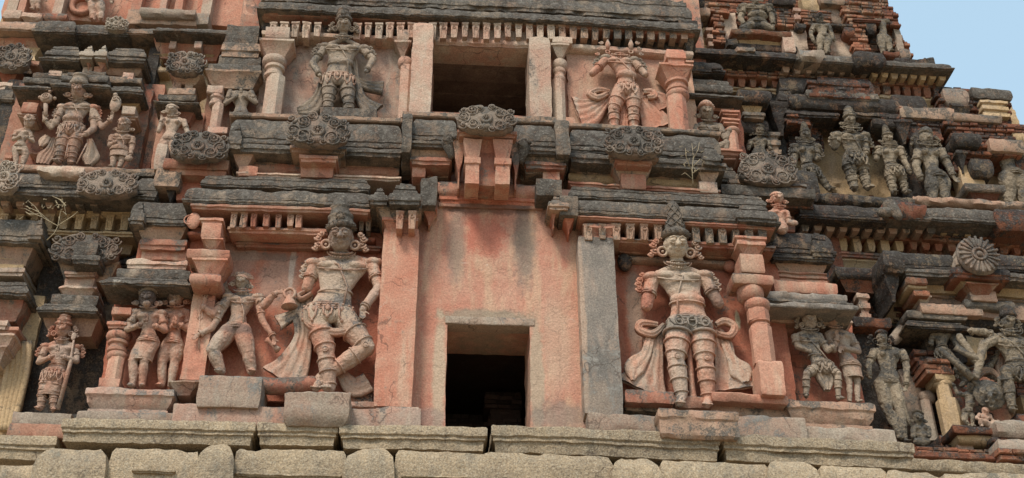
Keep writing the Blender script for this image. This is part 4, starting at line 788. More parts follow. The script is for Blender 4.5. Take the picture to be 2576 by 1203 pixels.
figure('headless_deity_statue', 'headless pot bellied deity statue with flaring sashes, right of the upper window opening', 'statue', U2, 18.45, 40,
    dict(H=(540, 240), N=(540, 290), C=(540, 320, .1), WA=(575, 385, .2), HP=(575, 450), SL=(475, 300), SR=(610, 310), EL=(405, 370, .3), ER=(670, 375, .3), KL=(512, 555, .2), AL=(515, 645), KR=(612, 565, .2), AR=(612, 650)),
    'pink_statue', head=0, neckl=2, thread=1, belt='loops', legb=2, flames=1.25, fat=1.2, cmat=dict(shoulder_scroll='grey_statue'),
    sash=[([(490, 480), (430, 530), (380, 560), (330, 570)], [40, 110, 180, 210], -.75, 5), ([(650, 500), (700, 570), (740, 640)], [60, 120, 180], -.75, 4), ([(480, 470), (430, 490), (395, 465), (440, 450), (490, 460)], [24, 34, 40, 30, 20], -.2, 2), ([(660, 460), (700, 460), (715, 480), (680, 490)], [24, 36, 40, 20], -.2, 2), ([(560, 520), (565, 600), (560, 640)], [30, 44, 60], -.3, 2), ([(680, 480), (740, 500), (780, 540)], [60, 100, 120], -.75, 3)],
    extra=lambda o, P, um, m: [(torus(o('ear_ornament', s), P((540+s*58, 262, .3)), (0, 1, 0), um*.25, um*.1), lathe(o('ear_ornament', s), P((540+s*58, 250, .3)), P((540+s*58, 200, .3)), [(0, um*.2), (.5, um*.35), (1, um*.1)], 12), [spiral(o('ear_ornament', s), P((540+s*(90+9*i), 215+28*i, .1)), um*.3, um*.1, 1.3, s=-s, a0=0 if s > 0 else math.pi) for i in range(3)]) for s in (-1, 1)])
# ================================================================ LEFT SIDE, UPPER PART
LT = (0, 0, .2409); LA = (0, 386.4, .2677); FU = (0, 128.8, .2677)
frame(*LT)
def S(nm, lst, parent=None):
    r = parent
    for a in lst:
        x0, x1, y0, y1, Y, mt, pf = a[:7]; d = a[7] if len(a) > 7 else .7
        q = B(nm, x0, x1, y0, y1, Y, mt, pf, d, parent if r is None else (r if r is not TOWER else None), amp=.016, ps=.8); r = r or q
    return r
# top gallery behind
B('gallery_wall', 75, 2660, -400, 230, 19.75, 'pink_plaster', 'box', 3, amp=.03, step=.2)
for x0, x1, mt in ((110, 215, 'cream_plaster'), (225, 300, 'pink_plaster'), (590, 690, 'cream_plaster'), (1400, 1500, 'pink_plaster'), (1690, 1760, 'cream_plaster'), (1850, 1930, 'pink_plaster'), (2130, 2230, 'cream_plaster'), (2560, 2680, 'pink_plaster')): B('gallery_pilaster', x0, x1, -300, 195, 19.5, mt, 'box', .5)
mm = M(); ax, az = W(860, 60, 19.7); torus(mm, (ax, 19.7, az), (0, 1, 0), .22, .07, 20, 6); done('blind_arch', mm, 'pink_plaster', T)
S('gallery_base', ((35, 225, 100, 185, 19.45, 'cream_plaster', 'slab'),)); S('gallery_base', ((230, 440, 110, 200, 19.4, 'cream_plaster', 'round'),)); S('gallery_base', ((440, 700, 120, 200, 19.45, 'stained_plaster', 'round'),))
S('gallery_base', ((1330, 1470, 85, 240, 19.3, 'mid_lichen', 'box'), (1460, 2050, 70, 165, 19.15, 'grey_stone', 'round'), (1450, 2060, 150, 255, 19.3, 'mid_lichen', 'box'), (2050, 2180, 135, 250, 19.3, 'grey_stone', 'box')))
figure('gallery_statue', 'worn standing figure cut by the top edge of the photo, on the left gallery', 'statue', LT, 19.4, 58, dict(H=(1010, -260), N=(1010, -190), C=(1010, -120), WA=(1010, -40), HP=(1010, 40), SL=(930, -140), SR=(1100, -140), EL=(890, -60), WL=(920, 20), ER=(1150, -70), WR=(1170, 30, .3), KL=(975, 130), AL=(975, 210), KR=(1050, 130), AR=(1055, 210)), 'pink_statue', crown=('tall', 1010, -380, 1.0), belt='plain', legb=0, ears=.8)
figure('corner_gallery_statue', 'small weathered figure at the far left end of the upper gallery', 'statue', LT, 19.5, 38, dict(H=(365, -210), N=(365, -160), C=(368, -110), WA=(370, -55), HP=(370, -5), SL=(320, -130), SR=(420, -130), EL=(295, -70), WL=(330, -20), ER=(450, -70), WR=(480, 10), KL=(350, 50), AL=(345, 100), KR=(395, 50), AR=(400, 100)), 'cream_statue', crown=('tall', 365, -300, 1.0), belt='plain', legb=0, ears=0, armb=0)
gl = S('gallery_cornice', ((-60, 420, 185, 325, 19.1, 'mid_lichen', 'roll', 1), (365, 790, 180, 355, 18.95, 'lichen_stone', 'roll', 1), (760, 1350, 225, 375, 19.05, 'lichen_stone', 'roll', 1), (1340, 1640, 265, 370, 19.05, 'mid_lichen', 'roll', 1), (1620, 2430, 270, 355, 18.85, 'lichen_stone', 'roll', 1)))
crest(1115, 1330, 195, 330, 18.95, 'grey_stone', gl, 'worn_crest')
B('gallery_frieze', -60, 1640, 330, 500, 19.6, 'stained_plaster', 'box', .6); brackets(gl, 400, 900, 355, 440, 19.3, 'pink_plaster', 140, 72, plain=True); brackets(gl, 960, 1640, 365, 440, 19.3, 'stained_plaster', 130, 62, plain=True)
B('gallery_frieze', -60, 460, 395, 500, 19.3, 'pink_plaster', 'flare', .5); gf = B('gallery_frieze', 1560, 2360, 360, 560, 19.1, 'pink_plaster', 'flare', .6)
B('square_stud', 1770, 1838, 425, 508, 19.05, 'cream_plaster', 'box', .3, gf); B('square_stud', 2028, 2105, 422, 505, 18.95, 'cream_plaster', 'box', .3, gf)
B('recess_wall', 1500, 2500, 540, 1300, 19.6, 'ochre_plaster', 'box', .6); B('recess_sill', 1600, 1760, 695, 745, 19.3, 'ochre_plaster', 'slab', .4)
for i, x in enumerate((1625, 1735, 2120)): B('colonnette', x, x+78, 585, 700, 19.3, 'ochre_plaster', [(0, -8), (.2, 2), (.5, 8), (.8, 5), (1, 0)], .3)
B('colonnette', 310, 385, 515, 640, 19.2, 'ochre_plaster', [(0, -6), (.2, 2), (.5, 6), (.8, 3), (1, -4)], .3); B('recess_sill', 295, 410, 630, 682, 19.15, 'pink_plaster', 'slab', .3)
B('recess_wall', -60, 500, 480, 760, 19.5, 'black_stone_and_shade', 'box', .5)
crest(-40, 310, 470, 730, 18.95, 'crest_stone', name='ruined_crest', seed=9); S('crest_stem', ((-50, 190, 700, 860, 19.1, 'red_plaster', 'flare'), (-50, 130, 850, 930, 19.0, 'cream_plaster', 'lip'), (-60, 140, 900, 1060, 18.95, 'lichen_stone', 'roll')))
# barrel roof over the left niche
br = S('barrel_roof', ((480, 850, 430, 600, 18.75, 'lichen_stone', 'eave'), (400, 840, 590, 625, 18.6, 'lichen_stone', 'lip'), (450, 830, 625, 740, 18.8, 'mid_lichen', 'flare'), (1130, 1540, 450, 605, 18.75, 'lichen_stone', 'eave'), (1110, 1520, 600, 645, 18.6, 'lichen_stone', 'lip'), (1100, 1480, 645, 770, 18.8, 'mid_lichen', 'round')))
S('split_block', ((835, 985, 420, 605, 18.45, 'grey_stone', 'eave'), (985, 1130, 422, 605, 18.45, 'grey_stone', 'eave'), (860, 960, 600, 705, 18.55, 'stained_plaster', 'flare'), (980, 1120, 600, 700, 18.55, 'stained_plaster', 'flare'), (865, 955, 690, 760, 18.7, 'cream_plaster', 'box'), (975, 1060, 695, 755, 18.7, 'pink_plaster', 'box')))
B('neck_block', 1280, 1395, 755, 830, 18.6, 'cream_plaster', 'box', .5); B('neck_block', 510, 640, 735, 790, 18.7, 'cream_plaster', 'box', .5)
B('roof_shadow_gap', 1500, 1620, 480, 1150, 19.25, 'black_stone_and_shade', 'box', .5)
# stepped canopy
cp = S('canopy', ((340, 720, 755, 810, 18.7, 'lichen_stone', 'slab'), (240, 640, 805, 865, 18.5, 'lichen_stone', 'slab'), (125, 540, 850, 925, 18.35, 'lichen_stone', 'eave'), (700, 1105, 740, 790, 18.5, 'lichen_stone', 'slab'), (640, 1130, 775, 850, 18.4, 'lichen_stone', 'slab'), (530, 1165, 825, 905, 18.25, 'lichen_stone', 'eave'), (1100, 1480, 795, 860, 18.6, 'mid_lichen', 'slab'), (1110, 1505, 855, 970, 18.4, 'lichen_stone', 'eave')))
B('canopy_soffit', 200, 540, 925, 1070, 18.6, 'stained_plaster', 'flare', .6, cp); B('canopy_soffit', 560, 1110, 905, 1030, 18.65, 'stained_plaster', 'flare', .6, cp); B('canopy_soffit', 1200, 1500, 970, 1100, 18.65, 'ochre_plaster', 'cap', .6, cp)
frame(*FU)
B('niche_wall', 60, 1370, 330, 1160, 18.95, 'stained_plaster', [(0, 0), (1, 0)], .6, amp=.03); B('recess_wall', 1255, 1480, 300, 1150, 19.15, 'stained_plaster', 'box', .4); B('recess_wall', -40, 150, 260, 1080, 19.0, 'black_stone_and_shade', 'box', .4)
B('wall_block', 205, 355, 475, 568, 18.45, 'pink_plaster', 'box', .5); B('wall_block', 160, 340, 575, 608, 18.5, 'cream_plaster', 'lip', .5); B('wall_block', 1145, 1270, 515, 595, 18.45, 'cream_plaster', 'box', .5); B('wall_block', 1130, 1290, 600, 640, 18.5, 'mid_lichen', 'lip', .5)
B('wall_block', 270, 365, 945, 1010, 18.75, 'pink_plaster', 'cap', .3); B('wall_block', 45, 110, 970, 1010, 18.75, 'pink_plaster', 'slab', .3)
def fu_extra(o, P, um, m):
    e = o('discus'); c = P((435, 440, .9)); lathe(e, c+(0, .06, 0), c-(0, .05, 0), [(0, um*.7), (.5, um*.8), (.8, um*.72), (1, um*.5)], 24); torus(e, c-(0, .06, 0), (0, 1, 0), um*.45, um*.07, 20, 6); torus(e, c-(0, .07, 0), (0, 1, 0), um*.18, um*.06, 14, 6)
    for a, b in ((375, 435), (515, 445), (470, 380)): sph(e, P((a, b, .8)), um*.25, n=8)
    tube(e, [P((430, 500, .8)), P((430, 610, .9))], [um*.3, um*.25], 8)
    s = o('conch'); sph(s, P((1085, 500, .7)), (um*.75, um*.5, um*1.35), n=14); spiral(s, P((1085, 450, 1.1)), um*.5, um*.1, 1.6, dome=.05); sph(s, P((1085, 415, .7)), um*.35, n=8)
    tube(o('mace'), [P((815, 870, 1.6)), P((720, 1060, 1.2))], um*.1, 8); tube(o('mace'), [P((640, 870, 1.1)), P((610, 1010, 1.1))], um*.09, 8)
figure('four_armed_deity_statue', 'four armed deity statue holding discus and conch between two attendants, upper left', 'statue', FU, 18.5, 72,
    dict(H=(735, 375, .9), N=(738, 460), C=(730, 540, .1), WA=(690, 640, .2), HP=(680, 735), SL=(590, 540), SR=(875, 545), EL=(520, 680, .3), WL=(470, 665, .4), ER=(885, 730, .3), WR=(795, 790, 1.3), EL2=(480, 720, .4), WL2=(415, 640, .8), ER2=(960, 720, .4), WR2=(1045, 640, .8), KL=(570, 930, .2), AL=(555, 1040), KR=(680, 940, .2), AR=(670, 1060)),
    'cream_statue', crown=('flat', 760, 215, 1.1), ears=.85, neckl=2, thread=1, belt='loops', legb=1, flames=.8, fat=1.1, lf=.95, hands=dict(L2=(-.1, 1), R2=(.05, 1), R=(-1, -.1)), extra=fu_extra, cmat=dict(crown='grey_statue', shoulder_scroll='pink_statue', ear_ornament='pink_statue'),
    sash=[([(510, 820), (480, 920), (430, 990), (400, 1060)], [50, 100, 160, 120], -.6, 4), ([(840, 830), (860, 930), (850, 1000), (830, 1070)], [60, 110, 170, 60], -.6, 3), ([(450, 800), (410, 850), (385, 900)], [70, 100, 30], -.6, 2)])
figure('left_attendant_statue', 'short attendant statue with turban and folded arms, left of the four armed deity', 'statue', FU, 18.55, 52,
    dict(H=(275, 670, .6), N=(255, 730), C=(215, 780), WA=(200, 850), HP=(190, 905), SL=(150, 760), SR=(285, 770), EL=(130, 830, .2), WL=(190, 800, 1.0), ER=(310, 850, .1), WR=(240, 800, 1.2), KL=(150, 980, .1), AL=(150, 1060), KR=(240, 980), AR=(210, 1070)),
    'cream_statue', crown=('dome', 285, 590, 1.0), tilt=6, pitch=10, ears=0, neckl=0, belt='plain', legb=0, armb=1, lf=.85, af=.8, skirt=(950, .95))
figure('right_attendant_statue', 'stocky attendant statue in short skirt holding a bag, right of the four armed deity', 'statue', FU, 18.55, 58,
    dict(H=(1165, 705, .6), N=(1160, 770), C=(1155, 825), WA=(1130, 880), HP=(1120, 935), SL=(1050, 810), SR=(1245, 830), EL=(1035, 890, .0), WL=(1090, 850, .9), ER=(1240, 910), WR=(1225, 980, .5), KL=(1065, 1050, .1), AL=(1060, 1090), KR=(1140, 1050), AR=(1120, 1095)),
    'cream_statue', crown=('dome', 1185, 620, 1.0), ears=.6, neckl=1, thread=1, belt='plain', legb=0, lf=.7, skirt=(1000, 1.05), smile=.06, extra=lambda o, P, um, m: sph(o('bag'), P((1210, 1010, .3)), (um*.7, um*.5, um*.6), n=12))
frame(*LA)
B('floor_slab', 350, 790, 95, 190, 18.1, 'cream_plaster', 'round', .9, amp=.04); B('floor_slab', 150, 1450, 115, 170, 18.3, 'mid_lichen', 'slab', .8)
fl = S('barrel_cornice', ((-80, 1300, 165, 345, 18.3, 'lichen_stone', 'roll', 1), (1265, 1475, 200, 400, 18.15, 'lichen_stone', 'roll', 1), (1255, 1450, 165, 205, 18.3, 'lichen_stone', 'slab', 1), (-80, 1470, 345, 400, 18.1, 'lichen_stone', 'lip', 1)))
crest(-60, 170, 85, 360, 17.95, 'grey_stone', fl, 'scroll_crest', 3); crest(725, 1295, 165, 400, 17.95, 'crest_stone', fl, 'scroll_crest', 4)
B('cornice_frieze', -80, 1260, 395, 500, 18.7, 'stained_plaster', 'box', .5); brackets(fl, -20, 960, 400, 490, 18.35, 'mid_lichen', 148, 82, plain=True)
B('frieze_lip', -80, 1270, 490, 560, 18.55, 'ochre_plaster', 'cap', .5); B('cornice_frieze', -80, 1260, 555, 715, 18.85, 'ochre_plaster', 'box', .5); brackets(fl, -40, 1240, 565, 712, 18.6, 'ochre_plaster', 137, 76, seed=4)
B('frieze_lip', -80, 1290, 708, 755, 18.55, 'ochre_plaster', 'lip', .5); B('cornice_frieze', 420, 1290, 750, 900, 18.8, 'ochre_plaster', 'cap', .5); B('lower_roof', 1110, 1320, 900, 1060, 18.9, 'black_stone_and_shade', 'eave', .7)
# dry plant caught on the cornice
dm = M(); rg = random.Random(5)
def pt(x, y, Y=18.05): a = W(x, y, Y); return (a[0], Y, a[1])
for P_ in (((440, 815), (510, 750), (545, 680), (470, 640), (400, 600), (330, 570), (250, 560)), ((545, 680), (600, 640), (680, 590), (730, 545)), ((470, 640), (380, 560), (300, 520), (230, 490)), ((545, 680), (560, 600), (570, 540), (620, 560), (600, 470), (560, 430), (490, 400)), ((400, 600), (330, 500), (260, 440)), ((330, 570), (240, 520), (190, 515)), ((600, 490), (540, 480), (500, 500)), ((600, 480), (585, 440), (580, 400)), ((380, 560), (290, 580), (240, 545))):
    tube(dm, [pt(x, y, 18.0-rg.random()*.15) for x, y in P_], [.010]+[.007]*(len(P_)-2)+[.003], 5)
for i in range(26): x, y = rg.uniform(190, 620), rg.uniform(430, 600); cap(dm, pt(x, y), .006, pt(x+rg.uniform(-30, 30), y+rg.uniform(-8, 30)), .012, 5)
frame(*F0)
tag(done('dry_plant', dm, 'dry_stem', None), 'leafless dry weed growing from the cornice at the left', 'plant')
# ---- middle left bay: crest on double stem, female statue, leaning crest panel
frame(*LT)
crest(1745, 2130, 545, 770, 18.5, 'crest_stone', seed=6)
S('crest_stem', ((1765, 2120, 770, 830, 18.6, 'cream_plaster', 'flare'), (1805, 1890, 832, 920, 18.75, 'cream_plaster', 'box'), (1935, 2020, 835, 922, 18.75, 'cream_plaster', 'box'), (1750, 2035, 912, 985, 18.6, 'mid_lichen', 'box')))
S('small_canopy', ((1650, 2045, 985, 1040, 18.45, 'lichen_stone', 'slab'), (1600, 2085, 1020, 1080, 18.3, 'lichen_stone', 'eave'), (1620, 2060, 1080, 1230, 18.5, 'stained_plaster', 'flare')))
frame(0, 0, .5)
B('niche_wall', 780, 1010, 560, 850, 18.8, 'stained_plaster', 'box', .5)
figure('raised_palm_woman_statue', 'female statue with flowing hair raising her right palm, behind the leaning carved crest', 'statue', (0, 0, .5), 18.4, 27,
    dict(H=(862, 553, .5), N=(870, 590), C=(872, 620), WA=(860, 665), HP=(850, 710), SL=(825, 605), SR=(925, 612), EL=(798, 660, .2), WL=(812, 605, .6), ER=(945, 670), WR=(930, 720), KL=(815, 790), AL=(810, 850), KR=(880, 800), AR=(880, 850)), 'cream_statue', female=True, hairfan=.55, ears=.7, belt='plain', legb=0, hands=dict(L=(-.1, 1)), tilt=-5, smile=.04)
B('side_post', 780, 832, 715, 850, 18.15, 'cream_plaster', 'box', .4); crest(858, 1142, 664, 805, 17.7, 'crest_stone', seed=8)
S('crest_panel', ((820, 1150, 800, 850, 17.95, 'stained_plaster', 'box'), (850, 1140, 835, 880, 18.0, 'pink_plaster', 'box'), (895, 1150, 860, 1010, 18.25, 'red_plaster', 'box')))
S('dark_corner_block', ((778, 910, 840, 935, 18.0, 'mid_lichen', 'slab'), (820, 890, 925, 1010, 18.1, 'black_stone_and_shade', 'flare')))
frame(*F0)
# ---- stack between the left bay and the upper pillar
S('side_roof', ((568, 650, 62, 108, 18.7, 'lichen_stone', 'box'), (555, 655, 105, 140, 18.6, 'mid_lichen', 'lip'), (550, 655, 137, 172, 18.65, 'lichen_stone', 'slab'), (522, 655, 160, 182, 18.5, 'lichen_stone', 'slab'), (512, 655, 174, 210, 18.4, 'mid_lichen', 'flare')))
B('niche_wall', 515, 660, 200, 345, 18.85, 'stained_plaster', 'box', .5)
pillar((('b:box', 520, 560, 214, 234), ('g', 524, 562, 234, 262), ('o', 528, 558, 258, 325), ('p:box', 522, 572, 318, 335)), 18.45, 'cream_plaster')
figure('headless_praying_statue', 'headless torso with palms joined above the chest, left of the upper pillar', 'statue', (0, 0, .5), 18.6, 26,
    dict(H=(1210, 400), N=(1212, 455), C=(1212, 500), WA=(1212, 540), HP=(1212, 580), SL=(1160, 462), SR=(1265, 465), EL=(1130, 525, .4), WL=(1195, 480, 1.3), ER=(1290, 520, .4), WR=(1230, 480, 1.3), KL=(1180, 640), AL=(1180, 690), KR=(1245, 640), AR=(1245, 690)), 'grey_statue', head=0, hands=dict(pray=(1212, 462, 1.5)), neckl=1, belt='plain', legb=0, ears=0)
# ================================================================ LEFT SIDE, LOWER PART
br2 = S('barrel_roof', ((330, 470, 500, 566, 17.85, 'lichen_stone', 'roll', 1), (330, 366, 498, 562, 17.7, 'lichen_stone', 'eave', 1)))
S('bay_mouldings', ((338, 468, 566, 602, 17.9, 'mid_lichen', 'flare'), (350, 470, 600, 626, 17.95, 'stained_plaster', 'lip'), (356, 470, 622, 654, 18.05, 'pink_plaster', 'box'), (317, 472, 650, 674, 17.8, 'cream_plaster', 'lip')))
B('bay_wall', 345, 480, 560, 700, 18.3, 'red_plaster', 'box', .5)
S('bay_canopy', ((292, 478, 676, 700, 17.75, 'lichen_stone', 'slab'), (252, 480, 690, 718, 17.6, 'lichen_stone', 'eave'), (268, 482, 716, 738, 17.95, 'stained_plaster', 'flare', .5)))
B('niche_wall', 268, 485, 740, 1000, 18.45, 'red_plaster', [(0, 0), (1, 0)], .5, amp=.03)
B('arch_moulding', 478, 556, 678, 712, 17.85, 'pink_plaster', 'round', .3)
pillar((('b:box', 281, 330, 772, 792), ('b:lip', 268, 318, 806, 824), ('r', 262, 322, 828, 852), ('g', 266, 318, 850, 882), ('r', 264, 316, 880, 902), ('o', 262, 306, 896, 978), ('p:box', 248, 300, 950, 975)), 17.85, 'pink_plaster')
S('lotus_pedestal', ((210, 436, 974, 1036, 17.6, 'faded_wall', 'ped', 1.0), (232, 410, 1020, 1050, 17.75, 'cream_plaster', 'box', .8), (192, 440, 1035, 1062, 17.6, 'grey_stone', 'slab', .9)))
L5 = (0, 601.5, .5)
figure('praying_monkey_statue', 'front praying monkey-faced attendant with dark head, on the left lotus pedestal', 'statue', L5, 17.92, 42,
    dict(H=(742, 300, .6), N=(748, 350), C=(748, 400), WA=(748, 460), HP=(745, 520), SL=(685, 375), SR=(810, 380), EL=(640, 455, .3), WL=(710, 430, 1.5), ER=(830, 460, .3), WR=(775, 435, 1.5), KL=(670, 610, .3), AL=(670, 735), KR=(725, 615, .3), AR=(715, 735)), 'pink_statue', crown=('flat', 742, 248, 1.0, .6), hands=dict(pray=(735, 405, 1.9)), belt='plain', legb=0, ears=.7, skirt=(615, 1.05, -40), lf=.8, af=.9, flames=.5, cmat=dict(crown='grey_statue'), extra=lambda o, P, um, m: sph(m, P((738, 325, 1.5)), (um*.5, um*.5, um*.4), n=12))
figure('praying_companion_statue', 'taller praying companion in conical cap, behind the monkey-faced attendant', 'statue', L5, 18.08, 42,
    dict(H=(885, 295, .4), N=(885, 345), C=(885, 400), WA=(880, 460), HP=(870, 530), SL=(830, 375), SR=(945, 375), EL=(850, 460, .3), WL=(880, 430, 1.2), ER=(950, 460, .3), WR=(905, 430, 1.2), KL=(815, 620, .2), AL=(815, 735), KR=(880, 620), AR=(860, 735)), 'pink_statue', crown=('dome', 888, 212, .95, .6), hands=dict(pray=(880, 415, 1.5)), belt='plain', legb=0, ears=.7, lf=.85, af=.9, tilt=4, extra=lambda o, P, um, m: sph(m, P((868, 320, 1.3)), (um*.4, um*.4, um*.35), n=12))
# ---- far left bay
crest(130, 302, 590, 662, 18.35, 'crest_stone', seed=11)
S('crest_stem', ((186, 246, 608, 640, 18.15, 'lichen_stone', 'box'), (180, 252, 640, 662, 18.1, 'lichen_stone', 'lip'), (140, 295, 655, 700, 18.45, 'mid_lichen', 'flare'), (160, 242, 681, 694, 18.4, 'cream_plaster', 'lip'), (164, 238, 690, 722, 18.5, 'cream_plaster', 'box'), (146, 242, 718, 742, 18.4, 'cream_plaster', 'cap')))
B('recess_wall', 100, 360, 590, 800, 19.1, 'black_stone_and_shade', 'box', .6); B('recess_wall', 60, 270, 760, 1100, 19.0, 'black_stone_and_shade', 'box', .6); B('recess_wall', -60, 75, 740, 1100, 18.9, 'ochre_plaster', 'box', .6)
S('small_canopy', ((128, 246, 740, 766, 18.35, 'lichen_stone', 'slab'), (92, 249, 755, 785, 18.2, 'lichen_stone', 'eave'), (100, 250, 785, 838, 18.4, 'mid_lichen', 'flare')))
figure('praying_guardian_statue', 'praying statue in tall crown with a lance, on the grey far left block', 'statue', L5, 18.45, 37,
    dict(H=(318, 455, .6), N=(315, 510), C=(310, 560), WA=(295, 625), HP=(275, 680), SL=(235, 545), SR=(380, 550), EL=(195, 620, .3), WL=(265, 590, 1.4), ER=(385, 615, .3), WR=(310, 590, 1.4), KL=(215, 775, .2), AL=(205, 850), KR=(270, 785, .2), AR=(270, 855)), 'pink_statue', crown=('tall', 335, 360, 1.05), hands=dict(pray=(290, 555, 1.8)), belt='loops', legb=1, ears=1, flames=1.0, lf=.85, af=.95, skirt=(790, .9, -30), cmat=dict(shoulder_scroll='stained_plaster'),
    extra=lambda o, P, um, m: (tube(o('lance'), [P((375, 480, .9)), P((362, 570, .9)), P((355, 620, .8)), P((290, 860, .3))], [um*.14, um*.16, um*.3, um*.32], 8), sph(o('lance'), P((370, 490, 1.0)), (um*.35, um*.15, um*.6), n=12)))
B('statue_pedestal', 30, 178, 1036, 1070, 18.0, 'grey_stone', 'box', .9); B('statue_pedestal', 20, 176, 1064, 1100, 17.95, 'stained_plaster', 'box', .9)
B('statue_pedestal', 150, 205, 1040, 1100, 18.4, 'black_stone_and_shade', 'box', .9)
S('barrel_roof', ((-60, 104, 543, 612, 18.3, 'lichen_stone', 'roll', 1), (74, 112, 538, 600, 18.15, 'lichen_stone', 'eave', 1), (-60, 85, 608, 660, 18.4, 'mid_lichen', 'flare', 1), (-60, 60, 640, 700, 18.5, 'ochre_plaster', 'bands', 1), (-60, 62, 672, 692, 18.35, 'grey_stone', 'lip', .8), (-60, 74, 700, 742, 18.25, 'lichen_stone', 'eave', .8), (-60, 60, 742, 800, 18.4, 'stained_plaster', 'flare', .8)))
S('capital_stack', ((-60, 18, 804, 826, 18.3, 'cream_plaster', 'lip'), (-60, 45, 820, 850, 18.35, 'pink_plaster', 'cap'), (-60, 32, 838, 880, 18.25, 'cream_plaster', 'flare'), (-60, 15, 868, 905, 18.3, 'cream_plaster', 'flare')))
mm = M(); frame(*F0)
for k in range(5):
    x0 = -10+k*14; P_ = [(W(x0+30*math.exp(-((y-900)/140)**2)-k*3+ (1000-y)*.02*k, y, 18.75)[0], 18.75, W(x0, y, 18.75)[1]) for y in range(860, 1090, 15)]; tube(mm, P_, .06, 8)
done('draped_half_column', mm, 'ochre_plaster', T)
# ================================================================ RIGHT SIDE, UPPER PART (bare brick)
RT = (1706.6, 0, .2677); RM = (1932, 483, .2677); R4 = (1932, 0, .5); R8 = (1932, 601.5, .5); FB = (2093, 676.2, .4015)
frame(*RT)
# bay beside the upper niche
S('side_roof', ((-20, 415, 545, 690, 18.9, 'black_stone_and_shade', 'roll', 1), (310, 400, 545, 660, 18.8, 'black_stone_and_shade', 'eave', 1), (-20, 430, 690, 745, 19.0, 'lichen_stone', 'flare')))
S('side_canopy', ((60, 470, 742, 800, 18.9, 'lichen_stone', 'slab'), (60, 510, 790, 855, 18.8, 'lichen_stone', 'slab'), (80, 612, 845, 912, 18.65, 'lichen_stone', 'eave'), (90, 590, 905, 1000, 18.85, 'stained_plaster', 'flare')))
B('niche_wall', 60, 600, 900, 1500, 19.15, 'red_plaster', 'box', .5, amp=.03)
pillar((('b:lip', 402, 574, 1022, 1072), ('b:cap', 440, 560, 1070, 1105), ('b:lip', 412, 576, 1100, 1145), ('b:cap', 430, 570, 1145, 1190), ('r', 440, 590, 1185, 1235), ('o', 450, 580, 1230, 1480)), 18.75, 'pink_plaster')
figure('haloed_ascetic_statue', 'bust of a seated ascetic with round hair and grey chest, beside the upper right pillar', 'statue', (1288, 0, .5), 18.85, 34,
    dict(H=(978, 568, .7), N=(985, 615), C=(985, 655), WA=(985, 700), HP=(985, 745), SL=(925, 640), SR=(1045, 640), EL=(905, 700, .1), WL=(950, 745, .4), ER=(1075, 700, .5), WR=(1095, 650, .8)), 'grey_statue', crown=('dome', 975, 512, 1.08, .5), ears=.7, neckl=1, thread=1, belt=None, legb=0, lf=.9, cmat=dict(crown='pink_statue'),
    extra=lambda o, P, um, m: (cap(m, P((1000, 760, .4)), um*.6, P((1080, 720, .6)), um*.5), cap(m, P((1080, 720, .6)), um*.5, P((1065, 800, .3)), um*.35)))
B('seat_slab', 945, 1010, 0, 10, 18.6, 'pink_plaster') if False else None
frame(1288, 0, .5); B('seat_slab', 1040, 1160, 745, 785, 18.5, 'pink_plaster', 'ped', .6); frame(*RT)
# upper gallery of bare brick and plaster behind the big cornice
for k, (x0, x1, y0, y1, Y) in enumerate(((-60, 1750, -420, 470, 20.37), (1700, 1935, -400, 60, 20.35), (1700, 2030, -60, 600, 20.35), (1980, 2130, 330, 600, 20.4), (2080, 2180, 450, 640, 20.4))): BR('gallery_brickwork', x0, x1, y0, y1, Y, 3, 'brick', None, seed=30+k, lip=.05)
rgk = random.Random(77); m = M()
for k in range(16):      # ragged broken courses along the skyline
    f = k/15; x = 1790+f*370; y = -20+f*490; brickmesh(m, x-60, x+rgk.uniform(25, 60), y-rgk.uniform(5, 30), y+70, 20.3+rgk.uniform(-.05, .1), .9, seed=100+k, lip=.06)
done('broken_brick_edge', m, 'brick', T, smooth=False)
for x0, x1, y0, y1, Y, mt in ((1060, 1200, 190, 500, 20.18, 'cream_plaster'), (1420, 1650, 250, 540, 20.18, 'cream_plaster'), (180, 330, 240, 470, 20.2, 'ochre_plaster'), (420, 560, 110, 470, 20.2, 'cream_plaster'), (1340, 1560, 20, 210, 20.2, 'grey_stone'), (1160, 1310, -60, 90, 20.1, 'ochre_plaster'), (2040, 2100, 200, 520, 20.2, 'grey_stone')): B('plaster_patch', x0, x1, y0, y1, Y, mt, 'box', .4, amp=.03)
for x0, x1, y0, y1, Y, ml in ((350, 435, 140, 410, 19.95, 0), (300, 480, 30, 120, 20.0, 0), (850, 1080, 20, 250, 20.1, 0), (1170, 1440, 100, 230, 20.05, 0), (1640, 1770, 150, 480, 20.0, 0), (1540, 1900, -80, 160, 20.05, 0), (1930, 2070, 100, 250, 20.1, 1), (1915, 2020, 62, 120, 20.15, 1)): BR('brick_pier', x0, x1, y0, y1, Y, .7, 'dark_brick' if ml else 'brick', seed=int(x0))
S('statue_plinth', ((500, 1060, 275, 320, 19.7, 'brick', 'slab'), (540, 1010, 312, 420, 19.85, 'ochre_plaster', 'flare'), (540, 1120, 415, 470, 19.9, 'black_stone_and_shade', 'slab'))); B('side_post', 985, 1090, 290, 480, 19.75, 'cream_plaster', 'box', .4); B('side_post', 265, 335, 250, 420, 19.95, 'cream_plaster', 'bands', .4)
B('dark_boulder', 460, 560, 330, 430, 19.75, 'black_stone_and_shade', 'round', .5, amp=.05)
